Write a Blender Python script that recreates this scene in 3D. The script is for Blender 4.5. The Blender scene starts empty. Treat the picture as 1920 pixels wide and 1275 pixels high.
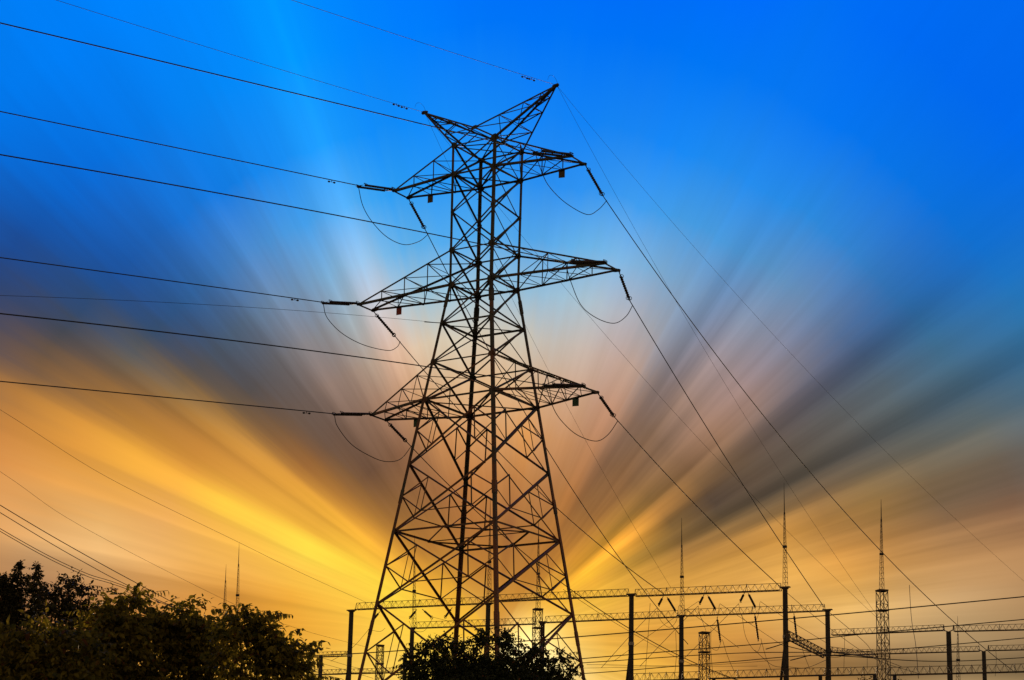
import bpy, math, random
import numpy as np
from mathutils import Vector
random.seed(7)
RNG = np.random.default_rng(11)
scene = bpy.context.scene
COL = scene.collection
R_ = math.radians

# ------------------------------------------------------------------ camera
FPX, PITCH, ROLL, CAM_Z = 4117.92, 0.2763715, 0.0226229, 1.6      # focal length in px of a 1920 px frame
FW = Vector((0, math.cos(PITCH), math.sin(PITCH)))
_r0 = Vector((1, 0, 0)); _u0 = _r0.cross(FW)
RT = math.cos(ROLL) * _r0 + math.sin(ROLL) * _u0
UP = -math.sin(ROLL) * _r0 + math.cos(ROLL) * _u0
CAMP = Vector((0, 0, CAM_Z))
cd = bpy.data.cameras.new("camera")
cam = bpy.data.objects.new("camera", cd); COL.objects.link(cam)
from mathutils import Matrix
M3 = Matrix((RT, UP, -FW)).transposed()
cam.matrix_world = Matrix.Translation(CAMP) @ M3.to_4x4()
cd.sensor_width = 36.0; cd.lens = FPX / 1920 * 36.0
cd.clip_start = 0.5; cd.clip_end = 8000
scene.camera = cam
scene.render.resolution_x, scene.render.resolution_y = 1024, 680

# ------------------------------------------------------------------ view, sun and sky
scene.view_settings.view_transform = 'Standard'
scene.view_settings.look = 'None'
scene.view_settings.exposure = 0.0
scene.view_settings.gamma = 1.0
scene.view_settings.use_curve_mapping = False

SUN_EL, SUN_AZ = R_(8.05), R_(-0.24)                 # low evening sun behind the tower
SUN_DIR = Vector((math.sin(SUN_AZ) * math.cos(SUN_EL), math.cos(SUN_AZ) * math.cos(SUN_EL), math.sin(SUN_EL)))
sl = bpy.data.lights.new("sun", 'SUN'); sl.energy = 4.0; sl.angle = R_(0.5); sl.color = (1.0, 0.72, 0.42)
so = bpy.data.objects.new("sun", sl); COL.objects.link(so)
so.rotation_euler = (-SUN_DIR).to_track_quat('-Z', 'Y').to_euler()

# evening sky: long streaks of cloud that fan out from the sun. Each row is one ring round the
# sun (radius as 1000 x tan of the angle) and holds 63 colours from 112 deg left to 112 deg right of straight up.
SKY_RINGS = [
    (14.6, ((255, 208, 90), (255, 208, 89), (255, 207, 87), (255, 206, 86), (255, 206, 84), (255, 205, 83), (255, 205, 82), (254, 198, 67), (253, 197, 65), (253, 196, 64), (252, 195, 63), (251, 193, 62), (250, 192, 62), (249, 190, 61), (248, 189, 61), (248, 189, 61), (248, 188, 61), (247, 188, 61), (247, 187, 61), (246, 186, 61), (245, 185, 61), (235, 178, 71), (232, 174, 70), (230, 171, 69), (227, 168, 68), (225, 165, 67), (223, 163, 67), (221, 161, 66), (220, 160, 66), (216, 153, 58), (216, 152, 58), (215, 151, 57), (215, 151, 57), (214, 150, 57), (214, 150, 57), (214, 149, 57), (214, 150, 57), (213, 150, 58), (214, 151, 59), (215, 153, 61), (225, 168, 72), (228, 171, 73), (231, 174, 75), (234, 178, 76), (237, 182, 78), (239, 185, 79), (242, 189, 82), (244, 192, 84), (251, 203, 93), (252, 206, 97), (253, 209, 101), (254, 211, 104), (255, 212, 106), (255, 214, 108), (255, 215, 111), (255, 216, 114), (255, 217, 118), (255, 219, 124), (255, 221, 129), (255, 223, 135), (255, 225, 141), (255, 227, 146), (255, 229, 150))),
    (31.6, ((255, 215, 90), (255, 214, 88), (255, 213, 85), (255, 212, 82), (255, 208, 80), (255, 207, 78), (255, 209, 72), (255, 209, 70), (255, 208, 69), (255, 208, 68), (255, 207, 67), (255, 203, 68), (255, 201, 66), (253, 198, 65), (250, 193, 64), (246, 185, 59), (243, 180, 57), (241, 177, 57), (238, 174, 57), (234, 171, 56), (228, 165, 56), (214, 152, 56), (209, 147, 56), (205, 142, 55), (201, 138, 55), (198, 135, 54), (195, 132, 54), (192, 129, 54), (190, 127, 53), (188, 125, 54), (186, 124, 54), (185, 124, 55), (178, 117, 52), (178, 117, 52), (185, 125, 55), (187, 126, 55), (188, 127, 55), (187, 123, 50), (187, 124, 50), (188, 125, 50), (191, 127, 51), (198, 134, 52), (214, 152, 59), (221, 159, 60), (230, 166, 56), (242, 177, 58), (248, 183, 60), (243, 183, 63), (245, 186, 67), (246, 190, 73), (248, 194, 79), (249, 198, 84), (251, 200, 89), (251, 202, 92), (251, 202, 94), (252, 203, 98), (251, 205, 104), (251, 208, 110), (250, 210, 117), (251, 213, 124), (252, 216, 131), (253, 220, 139), (254, 225, 147))),
    (51.0, ((255, 210, 93), (255, 207, 90), (254, 206, 87), (254, 206, 86), (254, 206, 84), (255, 205, 80), (255, 205, 77), (255, 205, 75), (255, 206, 74), (255, 204, 70), (255, 206, 70), (255, 213, 69), (255, 214, 68), (255, 212, 68), (255, 205, 66), (248, 189, 62), (240, 178, 60), (229, 166, 58), (217, 151, 55), (198, 136, 54), (184, 125, 54), (176, 118, 54), (178, 120, 55), (175, 118, 55), (173, 116, 56), (172, 114, 56), (173, 113, 57), (175, 114, 57), (176, 115, 58), (176, 115, 58), (173, 113, 58), (170, 112, 58), (159, 104, 57), (160, 104, 58), (172, 114, 59), (173, 115, 59), (174, 116, 58), (176, 117, 57), (181, 120, 56), (173, 114, 53), (176, 117, 53), (187, 125, 53), (201, 136, 52), (215, 148, 51), (216, 151, 49), (255, 181, 54), (255, 191, 57), (240, 175, 57), (240, 178, 60), (241, 182, 64), (241, 184, 67), (241, 184, 69), (239, 181, 72), (240, 179, 70), (239, 177, 69), (238, 177, 70), (239, 179, 72), (239, 182, 75), (239, 184, 77), (239, 186, 81), (241, 190, 87), (246, 199, 100), (248, 203, 106))),
    (72.9, ((247, 198, 91), (246, 195, 87), (245, 194, 85), (244, 192, 80), (244, 189, 76), (244, 185, 70), (243, 181, 66), (244, 182, 65), (248, 187, 67), (251, 193, 68), (254, 199, 70), (255, 205, 71), (255, 208, 71), (255, 214, 69), (255, 203, 65), (253, 191, 62), (252, 185, 60), (227, 160, 58), (190, 132, 55), (166, 114, 54), (151, 104, 55), (147, 101, 56), (148, 101, 58), (150, 102, 60), (154, 104, 62), (162, 108, 65), (172, 115, 67), (182, 120, 68), (190, 124, 69), (192, 127, 70), (191, 127, 72), (190, 128, 73), (188, 126, 71), (191, 128, 72), (188, 128, 73), (184, 125, 73), (180, 122, 72), (178, 121, 69), (180, 119, 65), (151, 102, 59), (146, 101, 58), (155, 107, 60), (168, 116, 59), (180, 127, 57), (178, 127, 50), (252, 172, 60), (236, 165, 60), (187, 137, 55), (192, 141, 57), (213, 155, 63), (219, 160, 66), (224, 164, 68), (227, 166, 70), (227, 166, 70), (226, 164, 68), (222, 157, 64), (227, 165, 67), (233, 170, 67), (236, 176, 69), (238, 180, 75), (242, 187, 80), (245, 192, 84), (245, 193, 88))),
    (94.7, ((240, 188, 87), (239, 186, 85), (238, 183, 81), (237, 180, 76), (238, 177, 69), (235, 169, 61), (232, 164, 57), (233, 163, 56), (236, 167, 58), (242, 174, 62), (250, 189, 71), (255, 198, 75), (255, 211, 76), (255, 221, 73), (251, 191, 66), (235, 172, 62), (240, 173, 61), (198, 137, 57), (163, 112, 56), (138, 97, 58), (114, 82, 59), (116, 84, 62), (127, 91, 66), (135, 95, 68), (150, 106, 74), (177, 125, 82), (195, 137, 86), (205, 144, 90), (210, 150, 94), (212, 153, 98), (213, 155, 100), (214, 156, 100), (217, 156, 97), (224, 156, 89), (209, 150, 97), (202, 146, 98), (197, 141, 95), (186, 133, 91), (185, 130, 88), (144, 104, 75), (133, 97, 68), (142, 102, 68), (137, 100, 66), (144, 105, 63), (139, 102, 57), (183, 128, 65), (137, 101, 57), (136, 102, 57), (140, 104, 58), (175, 126, 63), (200, 145, 67), (214, 156, 71), (222, 163, 75), (225, 165, 77), (224, 163, 75), (220, 157, 70), (215, 152, 67), (213, 150, 64), (216, 155, 67), (222, 165, 74), (227, 171, 76), (233, 177, 77), (239, 192, 100))),
    (116.6, ((238, 186, 90), (237, 182, 85), (235, 178, 81), (235, 176, 75), (234, 172, 70), (231, 166, 66), (227, 160, 63), (218, 149, 58), (213, 144, 57), (231, 164, 70), (246, 181, 80), (249, 188, 78), (255, 197, 76), (255, 206, 72), (247, 183, 67), (232, 166, 64), (226, 159, 62), (173, 117, 57), (145, 99, 57), (116, 87, 66), (112, 87, 72), (125, 97, 80), (137, 106, 87), (156, 119, 95), (178, 134, 104), (199, 151, 112), (213, 165, 120), (215, 172, 129), (219, 179, 135), (223, 182, 138), (224, 182, 136), (224, 182, 138), (217, 177, 135), (212, 173, 134), (208, 169, 134), (208, 167, 135), (201, 160, 129), (190, 147, 119), (193, 144, 114), (159, 122, 99), (133, 105, 87), (138, 107, 84), (133, 103, 81), (136, 103, 77), (134, 99, 69), (138, 103, 68), (101, 78, 58), (90, 73, 58), (116, 91, 60), (161, 118, 64), (195, 140, 67), (210, 154, 74), (222, 164, 81), (230, 174, 90), (227, 169, 85), (219, 157, 76), (199, 140, 69), (187, 131, 65), (199, 142, 69), (207, 152, 73), (212, 158, 76), (216, 167, 86), (223, 175, 91))),
    (138.4, ((233, 178, 85), (232, 174, 81), (230, 170, 76), (227, 165, 71), (232, 166, 67), (227, 159, 63), (220, 151, 60), (215, 146, 62), (219, 152, 72), (232, 168, 84), (242, 179, 89), (244, 181, 85), (250, 187, 78), (255, 202, 70), (238, 172, 66), (219, 152, 64), (213, 150, 65), (151, 108, 62), (120, 90, 64), (107, 87, 74), (113, 96, 88), (138, 116, 105), (148, 125, 113), (161, 138, 123), (183, 159, 140), (218, 180, 154), (227, 195, 166), (218, 199, 173), (216, 202, 178), (214, 202, 180), (213, 199, 177), (208, 197, 178), (204, 196, 180), (196, 189, 179), (194, 185, 176), (200, 185, 174), (196, 174, 161), (193, 165, 151), (192, 161, 144), (153, 134, 127), (137, 119, 115), (158, 130, 116), (158, 127, 111), (158, 123, 103), (156, 119, 94), (123, 97, 77), (105, 85, 67), (96, 79, 64), (99, 82, 63), (149, 112, 66), (206, 147, 70), (211, 154, 75), (227, 168, 82), (229, 173, 90), (229, 175, 95), (219, 167, 93), (196, 145, 82), (184, 133, 71), (197, 145, 76), (193, 141, 73), (199, 147, 75), (197, 148, 77), (203, 155, 81))),
    (160.3, ((232, 174, 79), (230, 170, 74), (226, 164, 69), (232, 167, 68), (228, 161, 65), (222, 155, 64), (214, 144, 59), (201, 134, 64), (212, 150, 82), (234, 175, 102), (242, 182, 106), (237, 174, 96), (242, 175, 84), (251, 181, 70), (222, 153, 62), (198, 135, 60), (187, 133, 63), (130, 100, 67), (92, 80, 72), (89, 84, 85), (104, 101, 104), (128, 124, 127), (139, 137, 141), (146, 151, 157), (164, 174, 180), (200, 195, 197), (190, 200, 207), (164, 195, 210), (159, 196, 216), (161, 198, 217), (158, 196, 217), (152, 193, 218), (148, 189, 215), (153, 190, 214), (162, 193, 212), (173, 193, 206), (176, 184, 194), (175, 175, 183), (161, 164, 173), (139, 145, 160), (136, 135, 148), (161, 145, 147), (159, 138, 136), (157, 131, 125), (151, 124, 114), (109, 95, 91), (101, 88, 80), (94, 83, 72), (95, 83, 69), (132, 102, 68), (166, 121, 66), (185, 132, 68), (215, 153, 74), (229, 170, 86), (234, 183, 104), (224, 178, 109), (192, 148, 91), (175, 133, 79), (178, 133, 76), (178, 133, 75), (178, 134, 76), (178, 134, 74), (182, 137, 74))),
    (184.6, ((234, 171, 72), (230, 165, 68), (223, 157, 66), (215, 150, 65), (220, 155, 70), (209, 145, 68), (192, 132, 67), (179, 122, 71), (197, 145, 92), (229, 178, 115), (241, 186, 114), (232, 170, 91), (237, 169, 76), (243, 173, 65), (208, 144, 60), (170, 119, 61), (144, 110, 68), (101, 87, 75), (77, 80, 89), (73, 88, 108), (86, 106, 131), (105, 131, 161), (114, 145, 179), (116, 156, 193), (126, 174, 212), (151, 192, 228), (131, 188, 231), (99, 176, 232), (90, 173, 235), (84, 171, 237), (85, 171, 236), (85, 168, 234), (83, 165, 231), (93, 170, 231), (105, 178, 231), (118, 182, 231), (127, 180, 223), (124, 172, 212), (122, 164, 202), (119, 153, 189), (117, 142, 177), (135, 149, 174), (137, 142, 161), (133, 131, 146), (123, 119, 130), (94, 94, 106), (93, 93, 95), (94, 91, 87), (92, 87, 81), (118, 100, 76), (149, 115, 69), (158, 116, 67), (183, 132, 73), (206, 155, 91), (218, 173, 111), (205, 166, 111), (170, 136, 92), (160, 127, 84), (165, 130, 85), (169, 132, 83), (168, 133, 83), (165, 129, 79), (166, 128, 76))),
    (211.3, ((236, 170, 74), (227, 162, 72), (216, 152, 70), (226, 164, 85), (213, 154, 85), (199, 142, 77), (178, 123, 69), (166, 117, 76), (182, 136, 93), (220, 169, 110), (227, 167, 98), (230, 164, 86), (225, 155, 70), (223, 153, 63), (178, 124, 62), (132, 99, 66), (102, 93, 84), (66, 79, 99), (50, 80, 121), (48, 92, 146), (56, 109, 171), (68, 128, 194), (76, 142, 209), (74, 152, 222), (69, 158, 232), (85, 172, 242), (70, 168, 243), (47, 157, 242), (43, 154, 244), (42, 152, 244), (46, 152, 242), (45, 148, 241), (42, 143, 240), (44, 144, 240), (51, 149, 241), (59, 154, 240), (64, 156, 236), (68, 156, 229), (71, 155, 224), (75, 151, 215), (81, 147, 205), (94, 147, 196), (103, 142, 184), (100, 129, 167), (87, 111, 148), (71, 93, 125), (84, 100, 115), (88, 99, 105), (85, 92, 94), (105, 99, 87), (122, 102, 77), (125, 98, 72), (163, 121, 79), (197, 148, 94), (202, 160, 109), (186, 152, 106), (168, 138, 96), (176, 145, 100), (182, 150, 103), (174, 143, 97), (166, 137, 92), (162, 134, 89), (162, 132, 86))),
    (242.8, ((218, 149, 73), (219, 158, 79), (205, 146, 76), (223, 163, 87), (207, 148, 79), (196, 139, 76), (180, 125, 71), (178, 126, 76), (194, 139, 86), (215, 154, 93), (228, 160, 92), (217, 147, 79), (205, 137, 68), (181, 124, 63), (133, 98, 66), (87, 78, 76), (59, 73, 98), (41, 77, 130), (31, 82, 154), (30, 94, 176), (28, 106, 197), (24, 119, 218), (19, 123, 225), (23, 133, 234), (24, 141, 242), (30, 154, 251), (24, 149, 250), (18, 140, 248), (16, 139, 249), (22, 139, 247), (22, 137, 247), (21, 134, 246), (20, 132, 246), (19, 131, 245), (21, 132, 244), (24, 133, 243), (23, 135, 245), (28, 138, 242), (33, 138, 237), (37, 138, 233), (40, 138, 228), (46, 137, 220), (50, 132, 211), (53, 124, 195), (49, 111, 176), (47, 104, 160), (60, 109, 148), (69, 105, 131), (74, 98, 115), (97, 104, 103), (112, 101, 87), (116, 92, 74), (148, 109, 77), (187, 140, 93), (183, 141, 96), (169, 134, 92), (143, 117, 83), (164, 135, 93), (177, 146, 99), (175, 145, 99), (164, 141, 99), (163, 140, 98), (164, 141, 97))),
    (286.6, ((208, 140, 75), (208, 139, 75), (209, 138, 75), (189, 133, 73), (181, 126, 71), (177, 122, 72), (175, 119, 73), (174, 118, 75), (172, 118, 78), (170, 117, 79), (165, 116, 80), (173, 122, 77), (145, 107, 77), (114, 92, 80), (74, 75, 90), (48, 69, 112), (36, 72, 134), (26, 79, 157), (17, 94, 189), (10, 107, 215), (8, 114, 224), (7, 121, 232), (6, 128, 239), (5, 134, 245), (4, 140, 251), (4, 150, 255), (3, 143, 254), (1, 133, 253), (1, 128, 253), (0, 124, 252), (0, 118, 249), (0, 116, 248), (0, 116, 247), (0, 115, 247), (0, 114, 246), (0, 115, 245), (0, 117, 245), (3, 118, 244), (5, 118, 242), (7, 118, 240), (5, 117, 240), (7, 116, 235), (9, 115, 228), (11, 113, 222), (14, 111, 212), (21, 112, 204), (33, 116, 191), (44, 114, 170), (52, 108, 150), (67, 107, 134), (90, 106, 117), (109, 105, 102), (130, 110, 92), (135, 120, 103), (146, 122, 98), (153, 124, 94), (158, 126, 92), (160, 128, 91), (160, 131, 92), (160, 134, 93), (217, 157, 88), (226, 162, 89), (232, 167, 91))),
    (340.0, ((255, 165, 0), (197, 128, 73), (196, 126, 72), (195, 123, 71), (193, 121, 70), (189, 118, 69), (183, 115, 70), (175, 112, 70), (165, 109, 72), (153, 105, 76), (137, 101, 81), (120, 97, 89), (102, 87, 89), (78, 81, 102), (56, 79, 122), (37, 83, 146), (16, 92, 184), (10, 101, 203), (4, 113, 226), (2, 120, 236), (1, 125, 244), (0, 127, 248), (0, 131, 253), (0, 133, 255), (0, 136, 255), (0, 145, 255), (0, 138, 255), (0, 128, 255), (0, 121, 255), (0, 115, 255), (0, 109, 253), (0, 105, 251), (0, 103, 250), (0, 102, 249), (0, 102, 250), (0, 103, 251), (0, 105, 252), (0, 106, 252), (0, 110, 245), (0, 108, 244), (0, 106, 243), (0, 105, 240), (1, 104, 237), (1, 104, 235), (3, 106, 232), (12, 109, 221), (20, 113, 213), (26, 108, 193), (37, 110, 180), (51, 112, 165), (68, 114, 150), (87, 115, 135), (86, 111, 129), (103, 116, 121), (121, 121, 113), (137, 126, 107), (154, 130, 100), (170, 134, 95), (185, 139, 90), (198, 144, 88), (209, 149, 87), (217, 155, 87), (222, 160, 89))),
]

PSI_MAX = R_(112)

def s2l(c):
    return c / 12.92 if c <= 0.04045 else ((c + 0.055) / 1.055) ** 2.4

def build_sky():
    w = bpy.data.worlds.new("World"); scene.world = w; w.use_nodes = True
    nt = w.node_tree; nt.nodes.clear(); N = nt.nodes.new; L = nt.links.new
    def val(v):
        n = N('ShaderNodeValue'); n.outputs[0].default_value = v; return n.outputs[0]
    def math_(op, a, b=None, clamp=False):
        n = N('ShaderNodeMath'); n.operation = op; n.use_clamp = clamp
        for i, x in enumerate((a, b)):
            if x is None: continue
            if isinstance(x, (int, float)): n.inputs[i].default_value = x
            else: L(x, n.inputs[i])
        return n.outputs[0]
    def mapr(x, a, b, c=0., d=1., smooth=False):
        n = N('ShaderNodeMapRange'); n.clamp = True
        n.interpolation_type = 'SMOOTHSTEP' if smooth else 'LINEAR'
        L(x, n.inputs[0])
        for i, q in enumerate((a, b, c, d)): n.inputs[i + 1].default_value = q
        return n.outputs[0]
    def mix(fac, a, b):
        n = N('ShaderNodeMix'); n.data_type = 'RGBA'
        L(fac, n.inputs[0]); L(a, n.inputs[6]); L(b, n.inputs[7]); return n.outputs[2]
    def dot(v, d):
        n = N('ShaderNodeVectorMath'); n.operation = 'DOT_PRODUCT'
        L(v, n.inputs[0]); n.inputs[1].default_value = d; return n.outputs['Value']
    tc = N('ShaderNodeTexCoord').outputs['Generated']
    vf = SUN_DIR; vr = vf.cross(Vector((0, 0, 1))).normalized(); vu = vr.cross(vf)
    df, dr, du = dot(tc, vf), dot(tc, vr), dot(tc, vu)
    dfc = math_('MAXIMUM', df, 0.05)
    a, b = math_('DIVIDE', dr, dfc), math_('DIVIDE', du, dfc)
    rho = math_('MULTIPLY', math_('SQRT', math_('ADD', math_('MULTIPLY', a, a), math_('MULTIPLY', b, b))), 1000.)
    psi = math_('ARCTAN2', a, b)
    lr = math_('LOGARITHM', math_('ADD', rho, 12.), 2.718)
    # cloud streaks: noise that is long along the radius and narrow across it
    def streak(k, m, det, off):
        cv = N('ShaderNodeCombineXYZ')
        L(math_('MULTIPLY', psi, k), cv.inputs[0]); L(math_('MULTIPLY', lr, m), cv.inputs[1]); cv.inputs[2].default_value = off
        n = N('ShaderNodeTexNoise'); n.inputs['Scale'].default_value = 1.0; n.inputs['Detail'].default_value = det
        n.inputs['Roughness'].default_value = 0.55
        L(cv.outputs[0], n.inputs['Vector']); return n.outputs['Fac']
    s1, s2, s3 = streak(7, 0.9, 2, 3.1), streak(26, 1.3, 4, 8.4), streak(70, 1.1, 3, 5.7)
    # the streaks bend the colour rings a little so that bands do not run dead straight
    psi2 = math_('ADD', psi, math_('MULTIPLY', math_('SUBTRACT', s2, 0.5), 0.06))
    rho2 = math_('MULTIPLY', rho, math_('ADD', 1.0, math_('MULTIPLY', math_('SUBTRACT', s2, 0.5), 0.06)))
    ul, ur = mapr(psi2, -PSI_MAX, 0.0), mapr(psi2, 0.0, PSI_MAX)
    right = math_('GREATER_THAN', psi2, 0.0)
    out = None
    for i, (r, row) in enumerate(SKY_RINGS):
        half = []
        for part, uu in ((row[:32], ul), (row[31:], ur)):
            n = N('ShaderNodeValToRGB'); cr = n.color_ramp; cr.interpolation = 'CARDINAL'
            cols = [tuple(s2l(c / 255) for c in part[k]) for k in range(32)]
            while len(cr.elements) < 32: cr.elements.new(0.5)
            for k in range(32): cr.elements[k].position = k / 31
            for k in range(32): cr.elements[k].color = (*cols[k], 1)
            L(uu, n.inputs[0]); half.append(n.outputs[0])
        ring = mix(right, half[0], half[1])
        if out is None: out = ring
        else:
            out = mix(mapr(rho2, SKY_RINGS[i - 1][0], r, smooth=False), out, ring)
    # brightness of the streaks: strongest half way out, weak in the clear blue and close to the sun
    amp = math_('MULTIPLY', mapr(rho, 8, 60, smooth=True), mapr(rho, 170, 300, 1.0, 0.25, smooth=True))
    amp = math_('MULTIPLY', amp, mapr(psi, R_(-62), R_(-38), 0.7, 1.0))
    amp = math_('MULTIPLY', amp, mapr(math_('ABSOLUTE', psi), R_(12), R_(28), 0.4, 1.0, smooth=True))
    amp = math_('MULTIPLY', amp, mapr(psi, R_(24), R_(42), 1.0, 1.4, smooth=True))
    st = math_('ADD', math_('MULTIPLY', math_('SUBTRACT', s1, 0.5), 0.12), math_('MULTIPLY', math_('SUBTRACT', s2, 0.5), 0.34))
    st = math_('ADD', st, math_('MULTIPLY', math_('SUBTRACT', s3, 0.5), 0.13))
    gain = math_('ADD', 1.0, math_('MULTIPLY', st, amp))
    # single crisp shafts and cloud edges: angle from straight up, half-width (deg), inner and outer radius, strength
    for c, w_, ra, rb, k in ((60.0, 1.0, 100, 300, -.16), (57.6, .9, 120, 260, .07), (51.2, 1.3, 130, 250, -.11), (48.6, .8, 110, 230, .10), (66.8, .8, 110, 290, .14), (69.6, .9, 130, 290, -.10), (72.4, .8, 120, 260, .09),
                            (63.2, .7, 70, 190, .10), (54.0, .8, 70, 130, -.15), (52.0, .7, 40, 85, .13), (46.8, .8, 60, 130, -.13), (43.5, .7, 80, 210, .07), (39.0, .8, 90, 210, -.07), (31.0, .9, 95, 210, -.13), (27.6, .7, 70, 190, .08), (24.0, .8, 60, 160, -.07),
                            (-34.5, .9, 120, 260, .09), (-31.6, .8, 110, 230, -.07), (-28.6, .7, 110, 170, .05), (-20.6, .8, 170, 380, .08), (-53.4, .9, 70, 210, .10), (-56.6, .7, 80, 220, -.10), (-60.6, .8, 80, 230, -.09), (-64.2, .8, 90, 240, .09),
                            (-68.2, .7, 80, 230, -.07), (-71.4, .6, 80, 230, .07), (-75.0, .7, 90, 240, -.06), (-78.4, .6, 80, 240, .07), (-82.0, .6, 60, 230, -.07), (-85.0, .5, 60, 230, .05), (77.0, .6, 60, 220, .08), (80.5, .7, 70, 240, -.08), (84.0, .6, 70, 230, .08)):
        ab = math_('ABSOLUTE', math_('SUBTRACT', psi2, R_(c)))
        m = math_('MULTIPLY', mapr(ab, 0.0, R_(2 * w_), k, 0.0, smooth=True), math_('MULTIPLY', mapr(rho, ra * .55, ra * 1.15, smooth=True), mapr(rho, rb * .8, rb * 1.25, 1.0, 0.0, smooth=True)))
        gain = math_('ADD', gain, m)
    # low bank of darker cloud lying level above the horizon on the right
    sz = N('ShaderNodeSeparateXYZ'); L(tc, sz.inputs[0])
    lv = math_('ADD', sz.outputs[2], math_('MULTIPLY', math_('SUBTRACT', s2, 0.5), 0.004))
    bd = math_('MULTIPLY', mapr(lv, 0.1215, 0.1275, smooth=True), mapr(lv, 0.1305, 0.1400, 1.0, 0.0, smooth=True))
    bd = math_('MULTIPLY', bd, mapr(dr, 0.08, 0.17, 0.0, 0.32, smooth=True))
    gain = math_('MULTIPLY', gain, math_('SUBTRACT', 1.0, bd))
    vm = N('ShaderNodeVectorMath'); vm.operation = 'SCALE'; L(out, vm.inputs[0]); L(gain, vm.inputs['Scale'])
    # veiled sun low behind the pylon
    gd = Vector((0.0110, 0.9905, 0.1365)).normalized()
    gt = math_('SUBTRACT', 1.0, dot(tc, gd))
    gw = mapr(math_('SQRT', math_('MAXIMUM', gt, 0.0)), 0.001, 0.020, 1.0, 0.0, smooth=True)
    gc = N('ShaderNodeMix'); gc.data_type = 'RGBA'; gc.blend_type = 'ADD'; gc.clamp_result = False
    L(math_('MULTIPLY', math_('MULTIPLY', gw, gw), 0.7), gc.inputs[0]); L(vm.outputs[0], gc.inputs[6]); gc.inputs[7].default_value = (0.55, 0.50, 0.30, 1)
    # away from the sunset: dusk sky plus a low warm glow, added as fill for tower and trees
    ns = N('ShaderNodeTexSky'); ns.sky_type = 'NISHITA'; ns.sun_disc = False
    ns.sun_elevation = SUN_EL; ns.sun_rotation = SUN_AZ
    sc = N('ShaderNodeVectorMath'); sc.operation = 'SCALE'; L(ns.outputs[0], sc.inputs[0]); sc.inputs['Scale'].default_value = BACK_SKY
    el = N('ShaderNodeSeparateXYZ'); L(tc, el.inputs[0])
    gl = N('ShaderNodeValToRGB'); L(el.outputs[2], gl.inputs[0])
    gl.color_ramp.elements[0].position = 0.0; gl.color_ramp.elements[0].color = (*[c * WARM_FILL for c in (1.0, .58, .24)], 1)
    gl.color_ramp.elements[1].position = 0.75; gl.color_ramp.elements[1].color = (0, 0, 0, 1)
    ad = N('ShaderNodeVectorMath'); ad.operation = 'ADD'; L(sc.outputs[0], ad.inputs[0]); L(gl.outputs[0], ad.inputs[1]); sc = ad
    front = mapr(df, 0.45, 0.90, smooth=True)
    bg = N('ShaderNodeBackground'); bg.inputs['Strength'].default_value = 1.0
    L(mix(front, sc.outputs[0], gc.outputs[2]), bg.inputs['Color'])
    o = N('ShaderNodeOutputWorld'); L(bg.outputs[0], o.inputs['Surface'])
BACK_SKY, WARM_FILL = 0.05, 0.85
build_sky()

# ------------------------------------------------------------------ helpers
def ray(x, y):
    return FW + RT * ((x - 960) / FPX) - UP * ((y - 637.5) / FPX)
def at(x, y, Y):
    """point of the place at distance Y that stands at photo position x, y"""
    d = ray(x, y); return CAMP + d * (Y / d.y)
def at_height(x, y, z):
    d = ray(x, y); return CAMP + d * ((z - CAM_Z) / d.z)
def on_plane(x, y, p, e):
    """point of the vertical plane through p along e"""
    n = Vector((-e.y, e.x, 0)); d = ray(x, y)
    return CAMP + d * ((p - CAMP).dot(n) / d.dot(n))

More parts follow.
